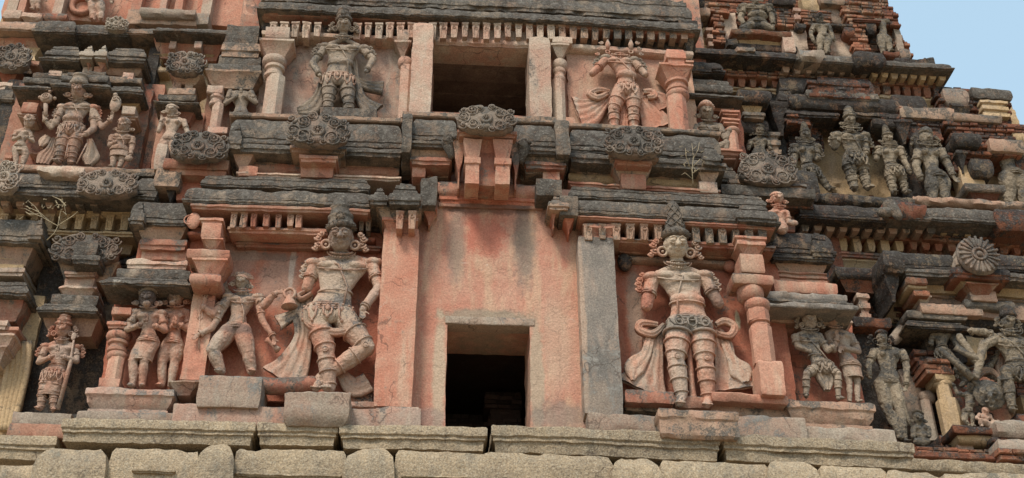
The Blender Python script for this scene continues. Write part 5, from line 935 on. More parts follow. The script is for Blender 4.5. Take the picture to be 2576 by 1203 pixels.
figure('pot_bellied_deity_statue', 'blackened pot bellied seated figure on a brick plinth, upper right gallery', 'statue', RT, 20.0, 62,
    dict(H=(725, -40, .4), N=(725, 30), C=(728, 90), WA=(740, 160), HP=(740, 230), SL=(620, 70), SR=(840, 70), EL=(580, 170), WL=(620, 240, .5), ER=(880, 160), WR=(890, 240, .3)), 'worn_statue', hs=0.75, crown=('tall', 725, -190, 1.0), ears=.7, fat=1.35, belt='plain', legb=0, thread=1, worn=1, flames=.8, extra=lambda o, P, um, m: (cap(m, P((690, 240, .4)), um*.7, P((600, 265, .7)), um*.5), cap(m, P((790, 240, .4)), um*.7, P((870, 265, .7)), um*.5)))
figure('dark_headed_gallery_statue', 'standing figure with black head and pale legs in the upper right gallery', 'statue', RT, 20.0, 42,
    dict(H=(1325, 175, .4), N=(1335, 220), C=(1340, 260), WA=(1355, 310), HP=(1370, 355), SL=(1270, 245), SR=(1410, 240), EL=(1245, 330), WL=(1280, 400), ER=(1440, 320), WR=(1465, 385), KL=(1330, 430), AL=(1330, 490), KR=(1395, 440), AR=(1400, 500)), 'worn_statue', hs=0.9, crown=('dome', 1315, 125, 1.0), ears=0, belt='plain', legb=0, neckl=1, worn=1, cmat=dict(crown='black_stone_and_shade'))
figure('edge_gallery_statue', 'worn headless standing figure against the skyline edge of the upper gallery', 'statue', RT, 20.05, 42,
    dict(H=(1905, 130), N=(1905, 175), C=(1905, 215), WA=(1920, 290), HP=(1925, 350), SL=(1860, 200), SR=(1965, 200), KL=(1915, 440), AL=(1930, 500), KR=(1980, 430), AR=(1985, 490)), 'worn_statue', head=0, ears=0, neckl=0, armb=0, belt=None, legb=0, worn=1.3)
S('brick_footing', ((1930, 2080, 478, 520, 19.9, 'dark_brick', 'slab'),))
# big brick cornice
uc = S('brick_cornice_roof', ((150, 1140, 440, 545, 19.35, 'black_stone_and_shade', 'roll', 1.4), (1120, 1760, 485, 600, 19.3, 'lichen_stone', 'roll', 1.4), (1700, 2555, 545, 640, 19.3, 'lichen_stone', 'roll', 1.4)))
B('cornice_mound', 1130, 1370, 445, 560, 19.2, 'grey_stone', 'round', .8, uc, amp=.04); B('cornice_mound', 1650, 1950, 470, 610, 19.2, 'black_stone_and_shade', 'round', .8, uc, amp=.05); B('cornice_mound', 2040, 2420, 520, 640, 19.35, 'black_stone_and_shade', 'round', .8, uc, amp=.05); B('cornice_mound', 540, 720, 428, 500, 19.3, 'mid_lichen', 'round', .8, uc, amp=.05)
for k, (x0, x1, y0, y1, Y) in enumerate(((380, 1000, 545, 605, 19.75), (980, 1800, 575, 640, 19.75), (1780, 2530, 600, 680, 19.7), (400, 1000, 670, 720, 19.7), (950, 1830, 690, 740, 19.7), (1790, 2500, 735, 800, 19.7), (430, 1000, 600, 860, 20.05), (980, 1850, 630, 900, 20.05), (1790, 2480, 660, 960, 20.05))): BR('cornice_brickwork', x0, x1, y0, y1, Y, .6, 'brick', uc, seed=50+k, lip=.03, ch=.085)
brackets(uc, 420, 960, 600, 672, 19.75, 'ochre_plaster', 108, 56, name='corbel_stone', plain=True, seed=8); brackets(uc, 960, 1800, 605, 690, 19.55, 'mid_lichen', 105, 64, name='corbel_stone', plain=True, seed=9, skew=.035); brackets(uc, 1800, 2520, 632, 735, 19.5, 'ochre_plaster', 95, 62, name='corbel_stone', plain=True, seed=10, skew=.05)
brackets(uc, 440, 960, 708, 812, 19.8, 'brick', 103, 58, name='corbel_stone', plain=True, seed=11); brackets(uc, 1820, 2480, 800, 900, 19.75, 'brick', 100, 62, name='corbel_stone', plain=True, seed=12, skew=.06)
B('cornice_lip', 430, 1000, 812, 862, 19.85, 'ochre_plaster', 'lip', .5, uc); B('cornice_lip', 1790, 2470, 895, 1010, 19.8, 'ochre_plaster', 'cap', .5, uc)
# middle brick tier: small bay, canopy mass and five statues
frame(*R4)
B('niche_wall', 0, 1300, 480, 1020, 20.25, 'ochre_plaster', 'box', 1.0, amp=.05)
frame(*F0)
for k, (x0, x1, y0, y1, Y) in enumerate(((1865, 1985, 245, 400, 20.0), (1990, 2070, 300, 380, 19.9), (2150, 2240, 295, 365, 19.9), (2020, 2060, 300, 360, 19.8))): BR('niche_brickwork', x0, x1, y0, y1, Y, .5, 'dark_brick', None, seed=70+k)
S('bay_canopy', ((1855, 1940, 222, 252, 19.25, 'black_stone_and_shade', 'round'), (1862, 1925, 250, 282, 19.4, 'ochre_plaster', 'cap'), (1868, 1925, 280, 296, 19.35, 'mid_lichen', 'lip'), (1860, 1932, 296, 330, 19.5, 'black_stone_and_shade', 'round')))
S('ruined_canopy', ((1962, 2195, 195, 235, 19.58, 'black_stone_and_shade', 'round'), (1955, 2000, 200, 260, 19.48, 'black_stone_and_shade', 'eave'), (2060, 2200, 192, 262, 19.43, 'dark_brick', 'round'), (1985, 2260, 238, 272, 19.38, 'black_stone_and_shade', 'round'), (1975, 2110, 262, 292, 19.43, 'black_stone_and_shade', 'eave'), (2130, 2265, 262, 296, 19.43, 'black_stone_and_shade', 'eave'), (2030, 2210, 225, 250, 19.33, 'lichen_stone', 'round')))
for k, (x0, x1, y0, y1, Y) in enumerate(((2040, 2190, 206, 244, 19.30), (1985, 2040, 280, 312, 19.48), (2195, 2260, 285, 306, 19.48), (2225, 2275, 268, 300, 19.43))): BR('canopy_brickwork', x0, x1, y0, y1, Y, .6, 'dark_brick', None, seed=80+k, lip=.07)
B('dark_gap', 1925, 1975, 215, 480, 19.9, 'black_stone_and_shade', 'box', .4, amp=.05); B('dark_gap', 2245, 2310, 290, 500, 19.75, 'black_stone_and_shade', 'box', .5, amp=.06)
S('ruined_canopy', ((2246, 2330, 235, 285, 19.45, 'black_stone_and_shade', 'round'), (2265, 2400, 268, 296, 19.40, 'mid_lichen', 'slab'), (2270, 2390, 290, 330, 19.55, 'black_stone_and_shade', 'flare')))
for k, (x0, x1, y0, y1, Y) in enumerate(((2376, 2440, 222, 250, 19.6), (2372, 2540, 240, 300, 19.55), (2440, 2528, 224, 246, 19.65), (2400, 2552, 290, 345, 19.5), (2385, 2600, 305, 330, 19.4), (2410, 2560, 340, 392, 19.4), (2440, 2640, 318, 345, 19.7), (2400, 2480, 385, 430, 19.5), (2270, 2370, 300, 350, 19.5), (2550, 2640, 330, 420, 19.6))): BR('ruined_brick_stack', x0, x1, y0, y1, Y, 1.2, 'dark_brick', None, seed=90+k, lip=.09)
S('ruined_block', ((2374, 2436, 218, 262, 19.45, 'grey_stone', 'round'), (2445, 2545, 222, 246, 19.4, 'lichen_stone', 'slab'), (2400, 2520, 286, 304, 19.3, 'mid_lichen', 'slab'), (2550, 2640, 330, 360, 19.4, 'ochre_plaster', 'round')))
B('core_wall', 2480, 2640, 350, 540, 20.1, 'ochre_plaster', 'box', 3); B('core_wall', 2380, 2535, 250, 500, 20.4, 'dark_brick', 'box', 3)
B('side_post', 2418, 2475, 415, 478, 19.5, 'ochre_plaster', 'box', .4); B('bracket_seat', 2428, 2530, 462, 480, 19.15, 'lichen_stone', 'slab', .6); B('bracket_seat', 2440, 2525, 478, 514, 19.2, 'dark_brick', 'flare', .6)
wk = dict(ears=.8, neckl=2, worn=1.1, flames=.7)
figure('left_niche_woman_statue', 'weathered female statue in cone crown, leftmost of the row on the brick tier', 'statue', R4, 19.5, 36, dict(H=(188, 685, .4), N=(185, 725), C=(190, 765), WA=(195, 820), HP=(215, 865), SL=(140, 745), SR=(240, 745), EL=(130, 800), WL=(128, 850, .2), ER=(245, 800), WR=(260, 790, .4), KL=(215, 900), AL=(225, 950), KR=(260, 890), AR=(310, 950)), 'worn_statue', hs=0.72, female=True, crown=('cone', 178, 612, .95, .6), belt='loops', legb=1, lf=.75, **wk)
figure('tall_crowned_deity_statue', 'weathered deity statue with tallest crown, centre of the row on the brick tier', 'statue', R4, 19.4, 42, dict(H=(412, 610, .6), N=(415, 655), C=(420, 705), WA=(425, 760), HP=(435, 800), SL=(350, 690), SR=(480, 690), EL=(335, 740), WL=(325, 690, .7), ER=(490, 745), WR=(495, 770, .5), KL=(415, 870), AL=(435, 950), KR=(480, 870), AR=(500, 945)), 'worn_statue', hs=0.66, crown=('tall', 400, 530, 1.05, .9), belt='loops', legb=2, thread=1, lf=.85, **wk)
figure('short_cone_woman_statue', 'weathered female statue with pale cone crown, right of the tallest crowned deity', 'statue', R4, 19.5, 33, dict(H=(602, 700, .4), N=(605, 735), C=(610, 775), WA=(615, 820), HP=(635, 860), SL=(560, 755), SR=(660, 755), EL=(545, 800), WL=(555, 770, .5), ER=(685, 810), WR=(715, 870, .2), KL=(620, 920), AL=(635, 970), KR=(680, 915), AR=(690, 970)), 'worn_statue', hs=0.74, female=True, crown=('cone', 585, 628, 1.0, .6), belt='loops', legb=1, lf=.85, **wk)
figure('arm_hanging_woman_statue', 'big eroded female statue with rounded dark head, her left arm hanging, beyond the crack', 'statue', R4, 19.42, 42, dict(H=(795, 700, .4), N=(800, 740), C=(805, 780), WA=(825, 850), HP=(850, 900), SL=(755, 765), SR=(870, 765), EL=(745, 840), WL=(770, 900), ER=(905, 830), WR=(935, 890, .3), KL=(825, 960), AL=(830, 1010), KR=(885, 965), AR=(895, 1015)), 'worn_statue', hs=0.8, female=True, crown=('dome', 800, 645, .95, .3), ears=1.2, neckl=1, belt='plain', legb=0, armb=1, hands=dict(R=(.2, -1)), worn=1.2, lf=.9, face=0)
figure('right_edge_statue', 'eroded headless statue with wide hips at the right edge, middle brick tier', 'statue', R4, 19.6, 44, dict(H=(1190, 690), N=(1192, 715), C=(1195, 765), WA=(1210, 840), HP=(1230, 890), SL=(1130, 745), SR=(1260, 755), EL=(1110, 790), WL=(1085, 770, .4), ER=(1290, 830), KL=(1215, 970), AL=(1215, 1030), KR=(1280, 960), AR=(1290, 1030)), 'worn_statue', head=0, belt='plain', legb=0, ears=0, neckl=1, worn=1.3)
figure('small_dark_figure_statue', 'small blackened seated figure above the leaning scroll crest, left end of the brick tier', 'statue', (1288, 0, .5), 19.6, 24, dict(H=(1245, 660, .4), N=(1245, 685), C=(1245, 715), WA=(1245, 745), HP=(1245, 775), SL=(1200, 715), SR=(1290, 715), EL=(1190, 750), ER=(1300, 750), KL=(1225, 810), KR=(1270, 810)), 'worn_statue', worn=1, belt=None, legb=0, crown=('dome', 1245, 625, 1.0, .3))
# middle cornice
frame(*RM)
mc = S('brick_tier_cornice', ((300, 1100, 95, 265, 18.75, 'black_stone_and_shade', 'roll', 1.2), (1080, 1500, 110, 265, 18.7, 'lichen_stone', 'roll', 1.2), (1480, 2170, 120, 290, 18.75, 'lichen_stone', 'roll', 1.2), (2140, 2560, 150, 350, 18.7, 'dark_brick', 'round', 1.2)))
B('floor_slab', 330, 1380, 8, 105, 19.0, 'black_stone_and_shade', 'round', 1.2, amp=.04); B('floor_slab', 1360, 2560, 55, 130, 19.0, 'mid_lichen', 'round', 1.2, amp=.04)
B('fallen_block', 1100, 1480, 70, 230, 18.6, 'dark_brick', 'round', .5, amp=.05); mm = M(); a = W(1150, 110, 18.45); b = W(1230, 210, 18.4); cap(mm, (a[0], 18.5, a[1]), .12, (b[0], 18.45, b[1]), .09); sph(mm, (W(1100, 190, 18.5)[0], 18.5, W(1100, 190, 18.5)[1]), (.17, .1, .12)); done('broken_hook', mm, 'lichen_stone', T, rough=.02)
for k, (x0, x1, y0, y1, Y) in enumerate(((280, 1520, 270, 330, 19.45), (1480, 2400, 275, 330, 19.3), (2300, 2560, 330, 400, 19.3), (550, 1500, 360, 440, 19.3), (1480, 2360, 405, 480, 19.25), (2300, 2560, 440, 500, 19.3), (560, 2560, 430, 620, 19.6))): BR('cornice_brickwork', x0, x1, y0, y1, Y, .6, 'brick', mc, seed=130+k, lip=.03, ch=.085)
brackets(mc, 290, 1590, 272, 375, 19.0, 'mid_lichen', 117, 76, name='corbel_stone', plain=True, seed=18, skew=.02); brackets(mc, 1590, 2500, 318, 415, 19.15, 'ochre_plaster', 108, 66, name='corbel_stone', plain=True, seed=19, skew=.07)
brackets(mc, 640, 1300, 420, 555, 19.35, 'ochre_plaster', 124, 70, name='corbel_stone', plain=True, seed=20, skew=.03); brackets(mc, 1300, 2400, 450, 560, 19.35, 'brick', 118, 70, name='corbel_stone', plain=True, seed=21, skew=.05)
B('cornice_lip', 620, 1110, 560, 608, 19.3, 'stained_plaster', 'lip', .5, mc); B('cornice_lip', 630, 1120, 605, 760, 19.4, 'ochre_plaster', 'cap', .5, mc)
# ================================================================ RIGHT BAY (painted) : crest, bust, roofs, pair
crest(-280, 10, -370, -95, 18.2, 'crest_stone', seed=21) if False else None
frame(*F0)
crest(1858, 2002, 386, 464, 18.35, 'crest_stone', seed=21)
S('crest_stem', ((1835, 2030, 452, 472, 18.5, 'mid_lichen', 'lip'), (1815, 2050, 468, 492, 18.4, 'lichen_stone', 'slab'), (1850, 2045, 488, 520, 18.7, 'dark_brick', 'box'), (1812, 1860, 405, 455, 18.6, 'lichen_stone', 'eave')))
S('side_stack', ((1990, 2060, 425, 500, 18.9, 'black_stone_and_shade', 'round'), (1905, 1998, 520, 580, 19.0, 'stained_plaster', 'box')))
B('recess_wall', 1880, 2110, 480, 720, 19.3, 'dark_brick', 'box', .5)
figure('smiling_bust_statue', 'pink smiling bust with radiating hair peeping over the right roof corner', 'statue', (1932, 483, .2677), 18.0, 55,
    dict(H=(88, 60, .5), N=(92, 140), C=(105, 210), WA=(120, 280), HP=(130, 340), SL=(30, 200), SR=(175, 200), ER=(195, 290), WR=(230, 300, .4), EL=(20, 290)), 'pink_statue', ears=.8, neckl=2, belt=None, legb=0, smile=.1, hairfan=.28, extra=lambda o, P, um, m: sph(o('hand_rest'), P((235, 290, .5)), (um*.9, um*.4, um*.55), n=12))
frame(*RM)
S('barrel_roof', ((40, 600, 350, 600, 18.05, 'black_stone_and_shade', 'roll', 1.1), (395, 600, 342, 600, 17.9, 'black_stone_and_shade', 'eave', 1.1), (40, 625, 595, 640, 17.95, 'black_stone_and_shade', 'lip', 1.1), (60, 585, 630, 760, 18.05, 'mid_lichen', 'flare', 1), (60, 560, 745, 840, 18.15, 'pink_plaster', 'bands', 1), (60, 645, 838, 945, 17.95, 'pink_plaster', 'slab', 1)))
S('bay_canopy', ((-20, 745, 945, 1010, 17.85, 'grey_pilaster', 'slab', 1), (-20, 800, 975, 1050, 17.75, 'lichen_stone', 'eave', 1), (-20, 850, 1040, 1090, 17.6, 'grey_pilaster', 'slab', 1), (-20, 790, 1090, 1200, 17.95, 'mid_lichen', 'flare', 1)))
frame(*R8)
B('niche_wall', -20, 450, 340, 900, 18.5, 'red_plaster', [(0, 0), (1, 0)], .5, amp=.03); B('frieze_lip', 10, 130, 420, 470, 18.3, 'stained_plaster', 'round', .3); B('wall_edge_block', 375, 430, 400, 460, 18.2, 'cream_plaster', 'cap', .3)
S('pair_pedestal', ((100, 545, 815, 945, 17.7, 'mid_lichen', 'ped', 1.0), (400, 505, 915, 955, 17.85, 'grey_stone', 'box', .8), (90, 180, 815, 900, 17.75, 'cream_plaster', 'flare', .8)))
figure('cross_legged_dancer_statue', 'grinning guardian figure dancing with bent knees, on the right hand pedestal', 'statue', R8, 18.05, 37,
    dict(H=(208, 410, .6), N=(205, 460), C=(200, 510), WA=(235, 580), HP=(275, 640), SL=(135, 495), SR=(255, 490), EL=(150, 540, .1), WL=(230, 570, .6), ER=(300, 560, .3), WR=(330, 540, .8), KL=(195, 680, .8), AL=(190, 790, .2), KR=(350, 680, .6), AR=(355, 800, .2)), 'grey_statue', crown=('dome', 218, 310, 1.0, .8), ears=.9, neckl=2, thread=1, belt='loops', legb=1, lf=.72, smile=.12, tilt=4, cmat=dict(crown='lichen_stone'), sash=[([(255, 660), (290, 700), (300, 760)], [60, 90, 30], .3, 3)])
figure('folded_arms_figure_statue', 'taller companion raising a hand to his chin, behind the grinning guardian', 'statue', R8, 18.2, 36,
    dict(H=(322, 405, .5), N=(335, 450), C=(360, 500), WA=(385, 580), HP=(415, 640), SL=(300, 485), SR=(415, 490), EL=(330, 560, .5), WL=(348, 500, 1.1), ER=(455, 565, .2), WR=(365, 545, 1.1), KL=(410, 730), AL=(410, 815), KR=(450, 730), AR=(450, 815)), 'cream_statue', crown=('flat', 312, 340, 1.05, .6), ears=.7, neckl=1, belt='plain', legb=0, hands=dict(L=(0, 1), R=(-.4, -1)), skirt=(700, .85, 18), lf=.6, cmat=dict(crown='lichen_stone'), tilt=4)
# ================================================================ RIGHT SIDE, LOWER BRICK PART
frame(*R8)
for k, (x0, x1, y0, y1, Y) in enumerate(((345, 640, 160, 440, 19.4), (420, 640, 430, 960, 19.45), (690, 900, 400, 1000, 19.5), (800, 1350, 360, 1080, 19.6), (640, 860, 240, 420, 19.3), (545, 760, 560, 1060, 19.55))): BR('niche_brickwork', x0, x1, y0, y1, Y, .7, 'dark_brick', None, seed=150+k, lip=.07)
B('dark_gap', 450, 560, 400, 960, 19.3, 'black_stone_and_shade', 'box', .5, amp=.05); B('dark_gap', 690, 800, 430, 700, 19.3, 'black_stone_and_shade', 'round', .5, amp=.06)
B('plaster_patch', 690, 800, 640, 1000, 19.35, 'grey_stone', 'box', .4, amp=.04)
S('bay_canopy', ((340, 580, 135, 195, 18.9, 'black_stone_and_shade', 'round', .8), (360, 590, 190, 250, 18.95, 'dark_brick', 'flare', .7), (455, 520, 270, 400, 19.0, 'cream_plaster', 'bands', .6), (430, 620, 390, 440, 18.95, 'dark_brick', 'slab', .7), (560, 700, 300, 400, 19.2, 'ochre_plaster', 'flare', .6)))
B('grey_strut', 650, 760, 360, 540, 19.0, 'grey_stone', 'box', .3, amp=.03) if False else None
sm = M(); a = W(750, 370, 18.9); b = W(640, 500, 18.95); cap(sm, (a[0], 18.95, a[1]), .13, (b[0], 19.0, b[1]), .1); done('grey_strut', sm, 'grey_stone', T, rough=.02)
S('barrel_roof', ((600, 960, 55, 160, 18.45, 'black_stone_and_shade', 'roll', 1), (580, 690, 50, 160, 18.3, 'black_stone_and_shade', 'round', 1), (590, 680, 150, 300, 18.45, 'black_stone_and_shade', 'flare', 1), (1100, 1350, 60, 165, 18.45, 'black_stone_and_shade', 'roll', 1), (690, 1350, 158, 195, 18.35, 'lichen_stone', 'lip', 1), (700, 1350, 192, 260, 18.6, 'ochre_plaster', 'flare', 1), (720, 1350, 250, 330, 18.8, 'mid_lichen', 'bands', 1)))
S('lotus_block', ((940, 1135, 35, 150, 18.25, 'grey_stone', 'eave', .8), (930, 1220, 145, 195, 18.2, 'dark_brick', 'lip', .8), (960, 1190, 190, 230, 18.3, 'ochre_plaster', 'flare', .8), (1005, 1165, 222, 262, 18.25, 'brick', 'flare', .8), (1020, 1150, 258, 310, 18.4, 'mid_lichen', 'box', .8)))
dm = M(); a = W(1060, 80, 18.1); c_ = np.array((a[0], 18.12, a[1])); lathe(dm, c_+(0, .12, 0), c_-(0, .05, 0), [(0, .36), (.5, .4), (.9, .34), (1, .3)], 24); torus(dm, c_-(0, .06, 0), (0, 1, 0), .12, .03); sph(dm, c_-(0, .06, 0), .06)
for k in range(20): q = k/20*2*math.pi; cap(dm, c_+(math.cos(q)*.18, -.06, math.sin(q)*.18), .02, c_+(math.cos(q)*.36, -.05, math.sin(q)*.36), .03, 6)
done('lotus_disc', dm, 'crest_stone', T, rough=.008)
S('brick_pillar_top', ((700, 800, 190, 225, 18.35, 'brick', 'slab', .6), (705, 800, 222, 250, 18.4, 'ochre_plaster', 'round', .6), (735, 815, 255, 285, 18.4, 'brick', 'slab', .6), (755, 830, 280, 340, 18.5, 'cream_plaster', 'flare', .6)))
S('wide_canopy', ((770, 1080, 325, 375, 18.5, 'mid_lichen', 'slab', .9), (700, 1000, 365, 400, 18.55, 'lichen_stone', 'slab', .9), (690, 1010, 395, 450, 18.5, 'black_stone_and_shade', 'eave', .9), (990, 1240, 300, 350, 18.45, 'lichen_stone', 'round', .9), (1060, 1350, 330, 400, 18.6, 'mid_lichen', 'slab', .9), (950, 1350, 345, 440, 18.7, 'black_stone_and_shade', 'round', .8)))
B('dark_mass', 800, 1000, 430, 620, 18.9, 'black_stone_and_shade', 'round', .5, amp=.06)
BR('broken_bricks', 810, 930, 600, 680, 18.5, .6, seed=61); BR('broken_bricks', 760, 860, 560, 640, 18.9, .6, 'dark_brick', seed=62)
frame(*FB)
pillar((('b:slab', 650, 770, 655, 700), ('r', 655, 775, 690, 735), ('o', 672, 760, 700, 820), ('o', 695, 830, 810, 1030)), 18.55, 'ochre_plaster')
pillar((('r', 560, 660, 760, 830), ('o', 580, 655, 820, 1080)), 18.95, 'grey_stone')
B('plaster_patch', 760, 1110, 640, 1000, 18.95, 'stained_plaster', 'box', .4, amp=.04); B('plaster_patch', 840, 960, 420, 560, 18.9, 'ochre_plaster', 'box', .3, amp=.03)
figure('headless_dark_woman_statue', 'tall eroded female statue with dark featureless head, beside the right hand pair', 'statue', FB, 18.65, 42,
    dict(H=(310, 435, .2), N=(320, 490), C=(350, 545), WA=(355, 640), HP=(345, 720), SL=(265, 520), SR=(445, 525), EL=(225, 600), WL=(235, 680), ER=(470, 620, .2), WR=(465, 745, .5), KL=(350, 880, .1), AL=(430, 1060), KR=(420, 870, .3), AR=(455, 1080)), 'worn_statue', hs=0.85, female=True, crown=('dome', 300, 385, 1.0, .2), hairfan=0, face=0, ears=1.5, neckl=1, belt='plain', legb=0, worn=1.2, lf=1.05, af=1.05, hands=dict(R=(-.5, -.6)), cmat=dict(crown='black_stone_and_shade', ear_ornament='black_stone_and_shade'),
    extra=lambda o, P, um, m: tube(o('hanging_cloth'), [P((430, 750, .6)), P((450, 860, .5)), P((480, 960, .3)), P((510, 1010, .2))], [um*.3, um*.3, um*.28, um*.2], 8))
wk2 = dict(worn=1.1, belt='loops')
figure('fighting_goddess_statue', 'blackened dancing deity with outstretched arms and raised knee at the right edge', 'statue', FB, 18.4, 56,
    dict(H=(1105, 330, .6), N=(1115, 400), C=(1120, 480), WA=(1150, 570), HP=(1190, 650), SL=(1010, 430), SR=(1240, 470), EL=(960, 400, .3), WL=(860, 390, .5), ER=(1280, 560), KL=(1090, 640, .9), AL=(1130, 880, .3), KR=(1270, 760), AR=(1290, 900)), 'worn_statue', hs=0.72, crown=('dome', 1085, 225, 1.15, .8), hairfan=.4, ears=1.0, neckl=2, thread=1, legb=1, flames=0, lf=.85, tilt=-6, cmat=dict(crown='black_stone_and_shade', hair='black_stone_and_shade'),
    extra=lambda o, P, um, m: (cap(m, P((1010, 450, .3)), um*.55, P((950, 480, .4)), um*.5), cap(m, P((950, 470, .4)), um*.5, P((900, 680, .6)), um*.36), cap(m, P((800, 430, .4)), um*.42, P((900, 580, .4)), um*.45), tube(o('weapon'), [P((670, 500, .6)), P((780, 590, .7)), P((880, 690, .7))], [um*.25, um*.4, um*.45], 8), tube(o('weapon'), [P((770, 490, .5)), P((940, 590, .6))], [um*.4, um*.36], 8)), **wk2)
figure('small_climbing_dwarf_statue', 'small dwarf figure with raised arm climbing between pillar and grotesque face', 'statue', FB, 18.5, 27, dict(H=(872, 735, .6), N=(870, 765), C=(865, 800), WA=(860, 850), HP=(850, 900), SL=(825, 790), SR=(905, 790), EL=(785, 780, .3), WL=(760, 720, .4), ER=(930, 830), WR=(925, 870), KL=(825, 950, .3), AL=(860, 985), KR=(880, 940, .3), AR=(880, 985)), 'worn_statue', worn=.8, belt='plain', legb=0, ears=.5, neckl=1, fat=1.2, crown=('dome', 872, 700, .95, .3), lf=.8)
gm = M(); k = mpp(1000, 800, 18.4)
def gp(x, y, d=0): a = W(x, y, 18.45-d); return np.array((a[0], 18.45-d, a[1]))
sph(gm, gp(985, 790), (k*85, .22, k*95)); torus(gm, gp(985, 790, .05), (0, 1, 0), k*84, .05, 26, 6)
for s in (-1, 1): sph(gm, gp(970+s*32+10, 765, .24), k*18, n=10); torus(gm, gp(970+s*32+10, 765, .25), (0, 1, 0), k*22, .018); spiral(gm, gp(985+s*80, 700+abs(s)*5, .1), k*30, .035, 1.4, s=s)
cap(gm, gp(985, 770, .22), k*10, gp(990, 805, .3), k*17); torus(gm, gp(990, 838, .22), (0, 1, 0), k*32, .03, sy=.5)
for i in range(5): sph(gm, gp(968+i*11, 834, .26), .03, n=6)
tag(done('grotesque_mask', remesh(gm, .016, 'm', rough=.012), 'worn_statue', None), 'round grotesque carved face with bulging eyes, lower right niche', 'carving')
figure('fallen_dwarf_statue', 'pale small crouching dwarf below the grotesque face', 'statue', FB, 18.35, 22, dict(H=(960, 895, .3), N=(965, 920), C=(960, 935), WA=(965, 955), HP=(985, 970), SL=(925, 915), SR=(985, 920), EL=(905, 940, .2), ER=(1010, 950), KL=(930, 950, .7), AL=(935, 985, .3), KR=(1040, 960, .4), AR=(1060, 985)), 'cream_statue', belt=None, legb=0, armb=0, neckl=0, ears=0, worn=.8)
figure('crouching_dwarf_statue', 'small pale seated dwarf at the foot of the dark featureless woman', 'statue', FB, 18.35, 34, dict(H=(540, 935, .3), N=(545, 965), C=(555, 1005), WA=(560, 1045), HP=(560, 1080), SL=(515, 1000), SR=(600, 1005), EL=(510, 1050, .3), ER=(605, 1050, .3), KL=(525, 1085, .6), KR=(600, 1085, .6)), 'worn_statue', belt=None, legb=0, armb=0, neckl=0, ears=.5, worn=1, fat=1.2, crown=('flat', 540, 905, .95, .3), lf=.7)
S('brick_pedestal', ((760, 1045, 985, 1030, 18.05, 'dark_brick', 'slab', .8), (790, 1035, 1025, 1090, 18.15, 'ochre_plaster', 'round', .8), (790, 885, 1085, 1155, 18.3, 'cream_plaster', 'box', .6), (680, 790, 1045, 1130, 18.6, 'dark_brick', 'slab', .6), (880, 1050, 1090, 1150, 18.5, 'black_stone_and_shade', 'box', .5)))
S('worn_boulder', ((1030, 1260, 940, 1050, 17.9, 'grey_stone', 'round', .9), (1045, 1260, 1060, 1180, 17.8, 'grey_stone', 'round', .9), (1000, 1100, 1045, 1090, 18.0, 'dark_brick', 'round', .9)))
BR('base_brick_course', 530, 1260, 1152, 1190, 17.9, .9, seed=66, mat='dark_brick'); BR('base_brick_course', 1080, 1260, 1130, 1200, 17.75, .9, seed=67); BR('base_brick_course', 500, 800, 1100, 1150, 18.5, .6, 'dark_brick', seed=68)
frame(*F0)
BR('exposed_brick', 2285, 2600, 1128, 1150, 18.2, 1.0, 'brick', seed=69)

# dry stems on the right hand ledge of the second tier
dm = M(); rg = random.Random(9)
def p2(x, y, Y=17.6): a = W(x, y, Y); return (a[0], Y-rg.random()*.1, a[1])
for P_ in (((1742, 466), (1740, 430), (1744, 395), (1738, 368)), ((1740, 430), (1725, 400), (1722, 380)), ((1743, 420), (1760, 405), (1775, 415)), ((1741, 450), (1722, 438), (1712, 446)), ((1741, 440), (1757, 430), (1764, 440)), ((1744, 400), (1756, 378), (1758, 362))): tube(dm, [p2(x, y) for x, y in P_], [.008]*(len(P_)-1)+[.004], 5)
for i in range(16): x, y = rg.uniform(1715, 1772), rg.uniform(365, 445); cap(dm, p2(x, y), .004, p2(x+rg.uniform(-8, 8), y+rg.uniform(2, 9)), .008, 5)
tag(done('dry_grass', dm, 'dry_stem', None), 'thin dry grass stem on the ledge below the headless statue', 'plant')

# more battered masonry on the upper right gallery and the right edge
frame(*RT)
S('gallery_moulding', ((-40, 250, -40, 60, 20.0, 'black_stone_and_shade', 'round'), (0, 300, 60, 130, 19.9, 'mid_lichen', 'slab'), (20, 230, 190, 245, 19.95, 'black_stone_and_shade', 'slab'), (860, 1100, -30, 30, 19.95, 'black_stone_and_shade', 'slab'), (1090, 1160, 60, 250, 20.0, 'faded_wall', 'bands'), (1440, 1640, 210, 250, 19.95, 'black_stone_and_shade', 'round'), (1560, 1660, 240, 330, 19.9, 'dark_brick', 'round'), (1100, 1200, 200, 270, 20.0, 'black_stone_and_shade', 'round')))
S('gallery_moulding', ((1330, 1560, -50, 30, 20.0, 'mid_lichen', 'slab'), (1640, 1900, 130, 200, 19.9, 'dark_brick', 'eave'), (1760, 1860, 190, 300, 19.95, 'black_stone_and_shade', 'round'), (2080, 2180, 440, 560, 20.0, 'mid_lichen', 'round')))
frame(*F0)
S('ruined_block', ((2395, 2450, 262, 300, 19.35, 'black_stone_and_shade', 'flare'), (2470, 2540, 250, 290, 19.35, 'ochre_plaster', 'bands'), (2400, 2470, 330, 362, 19.2, 'black_stone_and_shade', 'round'), (2490, 2576, 350, 380, 19.25, 'mid_lichen', 'slab'), (2410, 2440, 380, 425, 19.3, 'black_stone_and_shade', 'flare'), (2445, 2500, 395, 440, 19.3, 'black_stone_and_shade', 'round'), (2555, 2640, 392, 430, 19.5, 'dark_brick', 'round')))
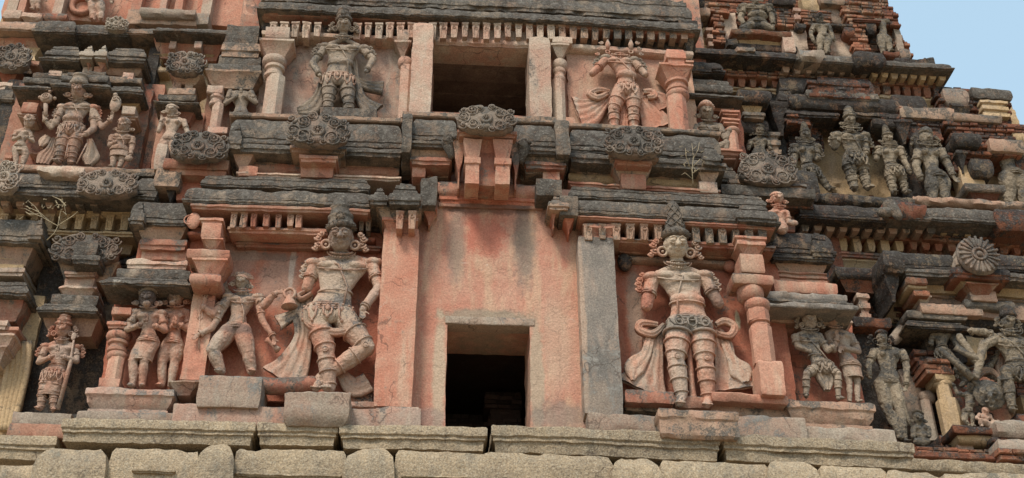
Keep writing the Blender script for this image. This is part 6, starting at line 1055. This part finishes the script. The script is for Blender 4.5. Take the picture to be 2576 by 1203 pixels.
S('dark_buttress', ((2300, 2345, 330, 380, 19.35, 'black_stone_and_shade', 'round'), (2255, 2300, 300, 350, 19.35, 'black_stone_and_shade', 'flare'), (2196, 2262, 292, 318, 19.4, 'black_stone_and_shade', 'round'), (2000, 2060, 262, 330, 19.55, 'dark_brick', 'flare'), (1940, 1990, 255, 330, 19.5, 'black_stone_and_shade', 'flare'), (1925, 1965, 330, 385, 19.6, 'mid_lichen', 'bands')))
frame(*FB)
figure('battered_torso_statue', 'battered grey torso without head or legs, left of the blackened dancing deity', 'statue', FB, 18.75, 34, dict(H=(690, 330), N=(690, 370), C=(690, 420), WA=(685, 480), HP=(690, 530), SL=(635, 405), SR=(745, 400), EL=(620, 470), ER=(775, 470, .4), WR=(820, 500, .8)), 'worn_statue', head=0, ears=0, neckl=1, belt='loops', legb=0, worn=1)
figure('second_demon_statue', 'dark bent figure with a bald head, between the grey column and the grotesque face', 'statue', FB, 18.65, 34, dict(H=(800, 640, .5), N=(810, 680), C=(840, 640, .2), WA=(900, 610, .2), HP=(960, 640, .2), SL=(800, 600), SR=(850, 690), EL=(760, 560, .3), WL=(730, 520, .5), ER=(810, 730, .4), KL=(1010, 590, .4), AL=(1040, 520, .3), KR=(1040, 700, .5), AR=(1080, 780, .4)), 'worn_statue', crown=None, ears=.9, neckl=0, belt=None, legb=1, worn=1, lf=.7, tilt=30)
S('carved_mass', ((700, 800, 610, 660, 18.8, 'dark_brick', 'round'), (1090, 1140, 640, 900, 18.8, 'mid_lichen', 'round'), (900, 1010, 880, 960, 18.75, 'black_stone_and_shade', 'round'), (1160, 1260, 900, 1000, 18.3, 'dark_brick', 'round'), (1190, 1260, 780, 900, 18.6, 'ochre_plaster', 'round')))
rm = M(); ribbon(rm, [(905, 690), (940, 650), (990, 640), (1040, 680)], 18.55, [30, 46, 46, 26], ridges=3); done('carved_drapery', rm, 'mid_lichen', T, rough=.01); rm = M(); ribbon(rm, [(1060, 560), (1070, 650), (1120, 720)], 18.6, [50, 70, 50], ridges=3); done('carved_drapery', rm, 'mid_lichen', T, rough=.01)
frame(*F0)
